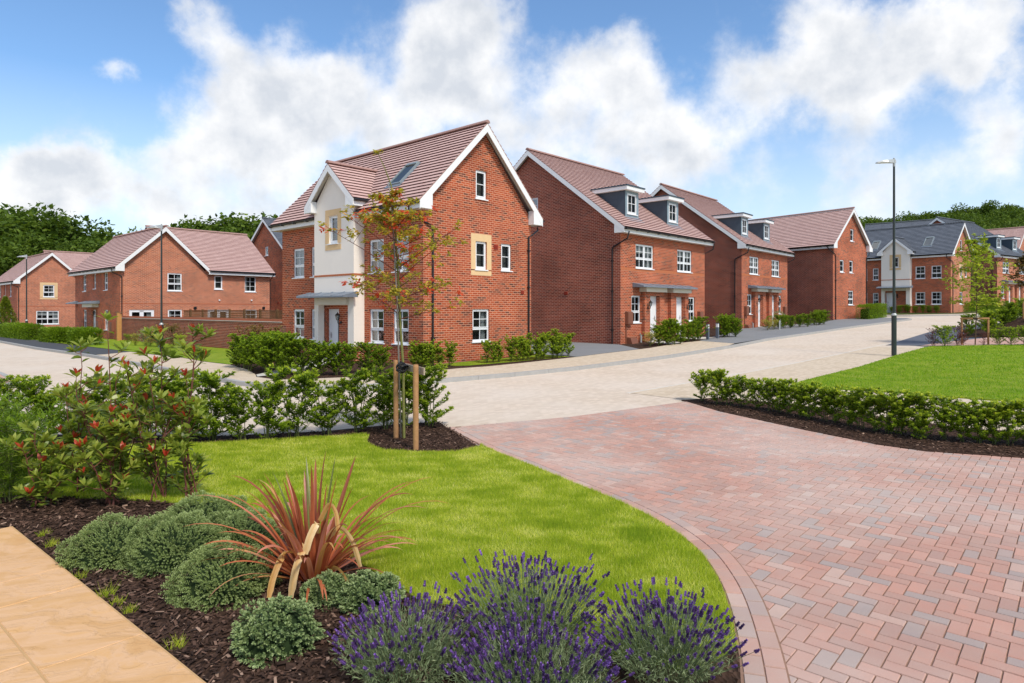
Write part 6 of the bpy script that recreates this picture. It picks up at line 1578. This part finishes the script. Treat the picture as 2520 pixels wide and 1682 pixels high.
# mid-distance trees
def straight(H, lean=.1, n=6): return [(lean*math.sin(i*.9)*.3, lean*math.cos(i*1.3)*.3, -.1 if i == 0 else H*i/(n-1)) for i in range(n)]
young_tree('young_tree', 19.43, 27.25, 4.6, straight(4.6), 1.5, 15, 'leaf_lime', 'bark_brown', 'lime-green young tree held by the timber guard behind the right-hand lawn', 'young street trees', nb=28, L=.12, W=.048, cw=1.15, nleaf=7, levels=3)
young_tree('young_tree', 27.8, 35.2, 3.9, straight(3.9), 2.0, 16, 'leaf_bronze', 'bark_brown', 'bronze leaved young tree on the bank at the right edge', 'young street trees', nb=24, L=.11, W=.055, cw=.75, nleaf=6, extra=.3, levels=3)
for k, dx in enumerate((-.2, .25)):
    mb = MB(); mb.tube([(27.8+dx, 35.1, g(27.8, 35.1)+.3), (27.8+dx, 35.1, g(27.8, 35.1)+1.6)], .04, 10); q = mb.build('tree_stake', 'stake_wood'); tag(q, ('left', 'right')[k]+' stake of the bronze tree on the bank', 'tree stake', 'stakes on the bank')
gx, gy = 19.43, 27.3; gz = g(gx, gy)
rt = empty('tree_guard', (gx, gy, gz), math.radians(-8), 'timber goalpost guard round the lime-green young tree', 'tree guard')
for s in (-.5, .52):
    mb = MB(); mb.tube([(s, 0, -.1), (s, 0, 1.08)], .038, 10); mb.build('post', 'stake_wood', rt)
mb = MB(); mb.tube([(-.54, .01, 1.11), (.56, .01, 1.11)], .04, 10); mb.build('rail', 'stake_wood', rt)
mb = MB(); mb.tube([(-.06, -.05, 1.08), (.06, -.06, 1.1), (.0, .06, 1.14), (-.06, -.05, 1.12)], .025, 6); mb.build('tie', 'rubber', rt)

# ---- background trees
def big_crown(seed, H, R, n, leaf, lobes=26, z0=.28, oak=True):
    rng = np.random.default_rng(seed); lv = Leaves(); k = lobes
    c = rdir(k, -.7, 1, rng)*rng.uniform(.35, .95, k)[:, None]; C = c*np.array([R*.72, R*.72, H*(1-z0)*.40])+np.array([0, 0, H*(z0+(1-z0)*.5)])
    rad = R*rng.uniform(.22, .40, k)
    idx = rng.integers(0, k, n); d = rdir(n, -.75, 1, rng); rr = rad[idx]*(rng.uniform(.35, 1.12, n))
    P = C[idx]+d*rr[:, None]*np.array([1, 1, .8])
    lv.add(P, d*.5+rng.normal(size=(n, 3))*.8, leaf*rng.uniform(.5, 1.25, n), leaf*.8*rng.uniform(.6, 1.1, n), np.clip(rng.uniform(0, .65, n)+.35*rng.random(k)[idx], 0, 1), .15, True, rng=rng)
    segs = [([(0, 0, -.5), (0, 0, H*.3), (.1*R, 0, H*.6), (0, .05*R, H*.85)], [.035*H*.6, .028*H*.6, .016*H*.6, .004*H])]
    for i in range(min(k, 14)):
        b = (0, 0, H*rng.uniform(.25, .6)); segs.append(([b, tuple((np.array(b)+C[i])/2+np.array([0, 0, -.03*H])), tuple(C[i])], [.009*H, .006*H, .002*H]))
    return sticks_mesh('trunk', segs, 6), lv.mesh('crown')
BT = [big_crown(500+i, 10, 4.4, 7500, .42, 30) for i in range(4)]
BS = [big_crown(600+i, 10, 6.0, 10000, .52, 34, .1) for i in range(4)]
def bgtree(x, y, z, s, k, rz, lb, gp, kind=BT, w=1.0):
    root = empty('deciduous_tree', (x, y, z), rz, lb, 'tree', gp); root.scale = (s*w, s*w, s)
    for me, m, nme in zip(kind[k % 4], ('bark_brown', 'leaf_forest'), ('trunk', 'crown')):
        if not me.materials: me.materials.append(M[m])
        link(bpy.data.objects.new(nme, me), root)
# (px, distance, top row, width factor)
LT = [(-60, 92, 505, 1.2), (5, 95, 503, 1.2), (72, 88, 508, 1.15), (125, 100, 560, 1.1), (190, 92, 528, 1.1), (245, 104, 560, 1.1), (160, 84, 585, 1.1), (30, 80, 590, 1.2), (300, 110, 565, 1.0), (345, 100, 560, .9), (95, 84, 575, 1.1), (-20, 84, 545, 1.2), (215, 84, 575, 1.1), (270, 90, 600, 1.1)]
for i, (px, d, ty, w) in enumerate(LT):
    x = (px-1260)/1600*d; z0 = g(x, d); top = EYE+(762-ty)*d/1600; s = (top-z0)/9.75
    bgtree(x, d, z0-.3, s, i, i*1.1, 'tall leafy tree in the belt behind the far left houses', 'tree belt behind the left houses', w=w)
CT = [(400, 120, 568, 1.), (445, 118, 552, 1.1), (485, 112, 540, 1.15), (530, 116, 530, 1.2), (575, 110, 524, 1.25), (620, 114, 532, 1.15), (655, 118, 545, 1.1), (690, 120, 560, 1.), (550, 104, 560, 1.1), (610, 104, 560, 1.1), (500, 104, 570, 1.1)]
for i, (px, d, ty, w) in enumerate(CT):
    x = (px-1260)/1600*d; z0 = g(x, d); top = EYE+(762-ty)*d/1600; s = (top-z0)/9.75
    bgtree(x, d, z0-.3, s, i+1, i*1.7, 'rounded leafy tree behind the long pink roof of the corner house', 'trees behind the long pink roof', w=w)
# wooded hill on the right
rngh = random.Random(9)
hill = []
def skyline(px):
    pts = [(2080, 540), (2150, 532), (2210, 531), (2292, 524), (2330, 516), (2373, 505), (2440, 504), (2520, 506), (2700, 500)]
    for (a_, b_), (c_, d_) in zip(pts, pts[1:]):
        if a_ <= px <= c_: return b_+(d_-b_)*(px-a_)/(c_-a_)
    return 530
for row, (d, dy) in enumerate(((205, 0), (185, 16), (165, 34), (148, 54))):
    px = 2085+row*12
    while px < 2640:
        ty = skyline(px)+dy+rngh.uniform(-4, 4); hill.append((px, d+rngh.uniform(-6, 6), ty)); px += rngh.uniform(34, 52)
for i, (px, d, ty) in enumerate(hill):
    x = (px-1260)/1600*d; top = EYE+(762-ty)*d/1600; s = rngh.uniform(.95, 1.25)
    bgtree(x, d, top-9.4*s, s, i, i*2.3, 'leafy tree in the wood covering the hill on the right', 'wood on the hill', kind=BS)
# hill under the wood
hp = [(px, d, skyline(px)) for px in (2000, 2120, 2240, 2360, 2480, 2600, 2720) for d in (120,)]
V = []; Q = []
cols_ = [1990, 2080, 2160, 2240, 2320, 2400, 2480, 2560, 2640, 2740]; rows_ = [(100, None), (128, 120), (145, 104), (165, 82), (185, 64), (215, 44), (260, 60)]
for (d, dy) in rows_:
    for px in cols_:
        x = (px-1260)/1600*d; V.append((x, d, g(x, d)-.3 if dy is None else EYE+(762-skyline(max(px, 2081))-dy)*d/1600-2))
nc = len(cols_); Q = [(j*nc+i, j*nc+i+1, (j+1)*nc+i+1, (j+1)*nc+i) for j in range(len(rows_)-1) for i in range(nc-1)]
tag(mesh_obj('hill', np_mesh('hill', V, quads=Q, smooth=True), 'soil_green'), kind='structure')

# ------------------------------------------------------------------ sky, sun, camera
SUN_AZ = math.radians(146); SUN_EL = math.radians(50)     # azimuth clockwise from +Y
sd = Vector((math.sin(SUN_AZ)*math.cos(SUN_EL), math.cos(SUN_AZ)*math.cos(SUN_EL), math.sin(SUN_EL)))
w = bpy.data.worlds.new("World"); S.world = w; w.use_nodes = True; nt = w.node_tree; nt.nodes.clear(); t = NT(nt)
wo = nt.nodes.new('ShaderNodeOutputWorld')
sky = t.n('ShaderNodeTexSky', sky_type='NISHITA', sun_disc=False, sun_elevation=SUN_EL, sun_rotation=SUN_AZ, air_density=1.0, dust_density=.6, ozone_density=1.6, altitude=100)
skyc = t.mix(1, sky.outputs[0], (.93, 1.13, 1.27), 'MULTIPLY')
dirv = t.n('ShaderNodeTexCoord').outputs['Generated']
dirn = t.n('ShaderNodeVectorMath', operation='NORMALIZE', inp={0: dirv}).outputs[0]
warp = t.n('ShaderNodeTexNoise', inp={'Vector': dirn, 'Scale': 5.5, 'Detail': 7.0, 'Roughness': .6})
wv = t.n('ShaderNodeVectorMath', operation='SUBTRACT', inp={0: warp.outputs['Color'], 1: (.5, .5, .5)}).outputs[0]
wd = t.n('ShaderNodeVectorMath', operation='SCALE', inp={0: wv, 'Scale': .15}).outputs[0]
dw = t.n('ShaderNodeVectorMath', operation='ADD', inp={0: dirn, 1: wd}).outputs[0]
BL = [(560, 150, 150, 1), (470, 90, 90, .7), (420, 30, 70, .45), (640, 260, 170, 1.2), (470, 300, 120, 1), (420, 350, 90, .8), (610, 340, 140, .8), (760, 230, 130, 1), (860, 260, 150, 1), (1010, 90, 120, 1.3), (1100, 60, 130, 1.3), (1000, 190, 120, 1.1), (1130, 220, 140, 1), (950, 330, 150, .8), (1200, 310, 120, .8),
      (1290, 190, 110, .9), (1430, 150, 110, .9), (1400, 250, 150, 1.1), (1520, 300, 150, 1.1), (1600, 330, 90, .6), (1700, 200, 120, .8), (1830, 190, 130, 1), (1950, 170, 140, 1.1), (1990, 280, 140, 1), (2060, 110, 130, 1.1), (1900, 80, 120, .9), (1850, 20, 110, .7), (2150, 40, 150, 1), (2280, 60, 130, 1), (2230, 130, 90, .8), (2290, 280, 100, .9), (2250, 370, 110, .8), (2100, 430, 110, .5),
      (60, 420, 120, 1), (170, 400, 110, 1.2), (280, 430, 110, 1), (120, 460, 140, 1), (380, 480, 120, .9), (230, 180, 42, .65), (270, 200, 40, .6), (1250, 410, 180, .75), (1500, 430, 160, .6), (850, 130, 70, .4), (640, 60, 80, .5), (1700, 400, 140, .55), (2320, 160, 90, .6), (2180, 200, 90, .7), (1720, 300, 70, .45), (500, 490, 150, .8), (700, 470, 190, .75), (2000, 480, 170, .75)]
acc = None
for (fx, fy, r, wgt) in BL:
    v = Vector(((fx*1.0728-1260)/1600, 1, (762-fy*1.0728)/1600)); sc = 1/v.length; v = v.normalized()
    dist = t.n('ShaderNodeVectorMath', operation='DISTANCE', inp={0: dw, 1: tuple(v)}).outputs['Value']
    mr = t.n('ShaderNodeMapRange', interpolation_type='SMOOTHSTEP', inp={'Value': dist, 'From Min': 0.0, 'From Max': r*1.0728/1600*1.22*sc, 'To Min': wgt, 'To Max': 0.0}).outputs[0]
    acc = mr if acc is None else t.math('ADD', acc, mr)
# clouds elsewhere in the sky (behind and beside the camera)
sepd = t.n('ShaderNodeSeparateXYZ', inp={0: dirn})
behind = t.n('ShaderNodeMapRange', inp={'Value': sepd.outputs[1], 'From Min': .62, 'From Max': .35}).outputs[0]
other = t.ramp(t.noise(dirn, 2.2, 6, .6), [(.42, (0, 0, 0)), (.6, (1, 1, 1))])
acc = t.math('ADD', acc, t.math('MULTIPLY', t.math('MULTIPLY', behind, other), 1.1))
fine = t.noise(dirn, 16, 9, .6)
mid = t.noise(dirn, 6, 6, .6)
den = t.math('ADD', acc, t.math('ADD', t.math('MULTIPLY', t.math('SUBTRACT', fine, .5), 1.5), t.math('MULTIPLY', t.math('SUBTRACT', mid, .5), 1.3)))
cov = t.n('ShaderNodeMapRange', interpolation_type='SMOOTHSTEP', inp={'Value': den, 'From Min': .16, 'From Max': 1.42, 'To Min': 0.0, 'To Max': 1.0}).outputs[0]
# self shading of the clouds: bases greyer, tops brighter
up = t.n('ShaderNodeVectorMath', operation='ADD', inp={0: dirn, 1: (.012, 0, .03)}).outputs[0]
n_a = t.noise(dirn, 9, 7, .55); n_b = t.noise(up, 9, 7, .55)
lit = t.math('ADD', .5, t.math('MULTIPLY', t.math('SUBTRACT', n_a, n_b), 2.8), True)
thick = t.n('ShaderNodeMapRange', inp={'Value': den, 'From Min': .9, 'From Max': 2.2, 'To Min': 0.0, 'To Max': .62}).outputs[0]
shade = t.math('SUBTRACT', t.math('ADD', lit, .25), thick, True)
cloudc = t.mix(shade, (4.6, 4.85, 5.25), (7.2, 7.15, 7.1))
haze = t.n('ShaderNodeMapRange', inp={'Value': sepd.outputs[2], 'From Min': 0.0, 'From Max': .30, 'To Min': .82, 'To Max': 0.0}).outputs[0]
skyh = t.mix(haze, skyc, (5.9, 6.4, 6.95))
col = t.mix(t.math('MULTIPLY', cov, .97), skyh, cloudc)
bg = t.n('ShaderNodeBackground', inp={'Color': col, 'Strength': .13}); nt.links.new(bg.outputs[0], wo.inputs[0])

sl = bpy.data.lights.new('sun', 'SUN'); sl.energy = 2.9; sl.angle = math.radians(9.0); sl.color = (1, .93, .82)
so = bpy.data.objects.new('sun', sl); COL.objects.link(so); so.rotation_euler = (-sd).to_track_quat('-Z', 'Y').to_euler()

cam = bpy.data.cameras.new('camera'); co = bpy.data.objects.new('camera', cam); COL.objects.link(co)
co.location = (0, 0, EYE); co.rotation_euler = (math.radians(90), 0, 0)
cam.sensor_width = 36; cam.lens = 1600/2520*36; cam.shift_y = -(841-762)/2520; cam.clip_end = 3000; cam.clip_start = .05
S.camera = co
S.view_settings.view_transform = 'Standard'; S.view_settings.look = 'None'; S.view_settings.gamma = 1; S.view_settings.exposure = .25
S.render.engine = 'CYCLES'; S.cycles.max_bounces = 8; S.cycles.transparent_max_bounces = 8; S.cycles.use_denoising = True; S.cycles.sample_clamp_indirect = 8
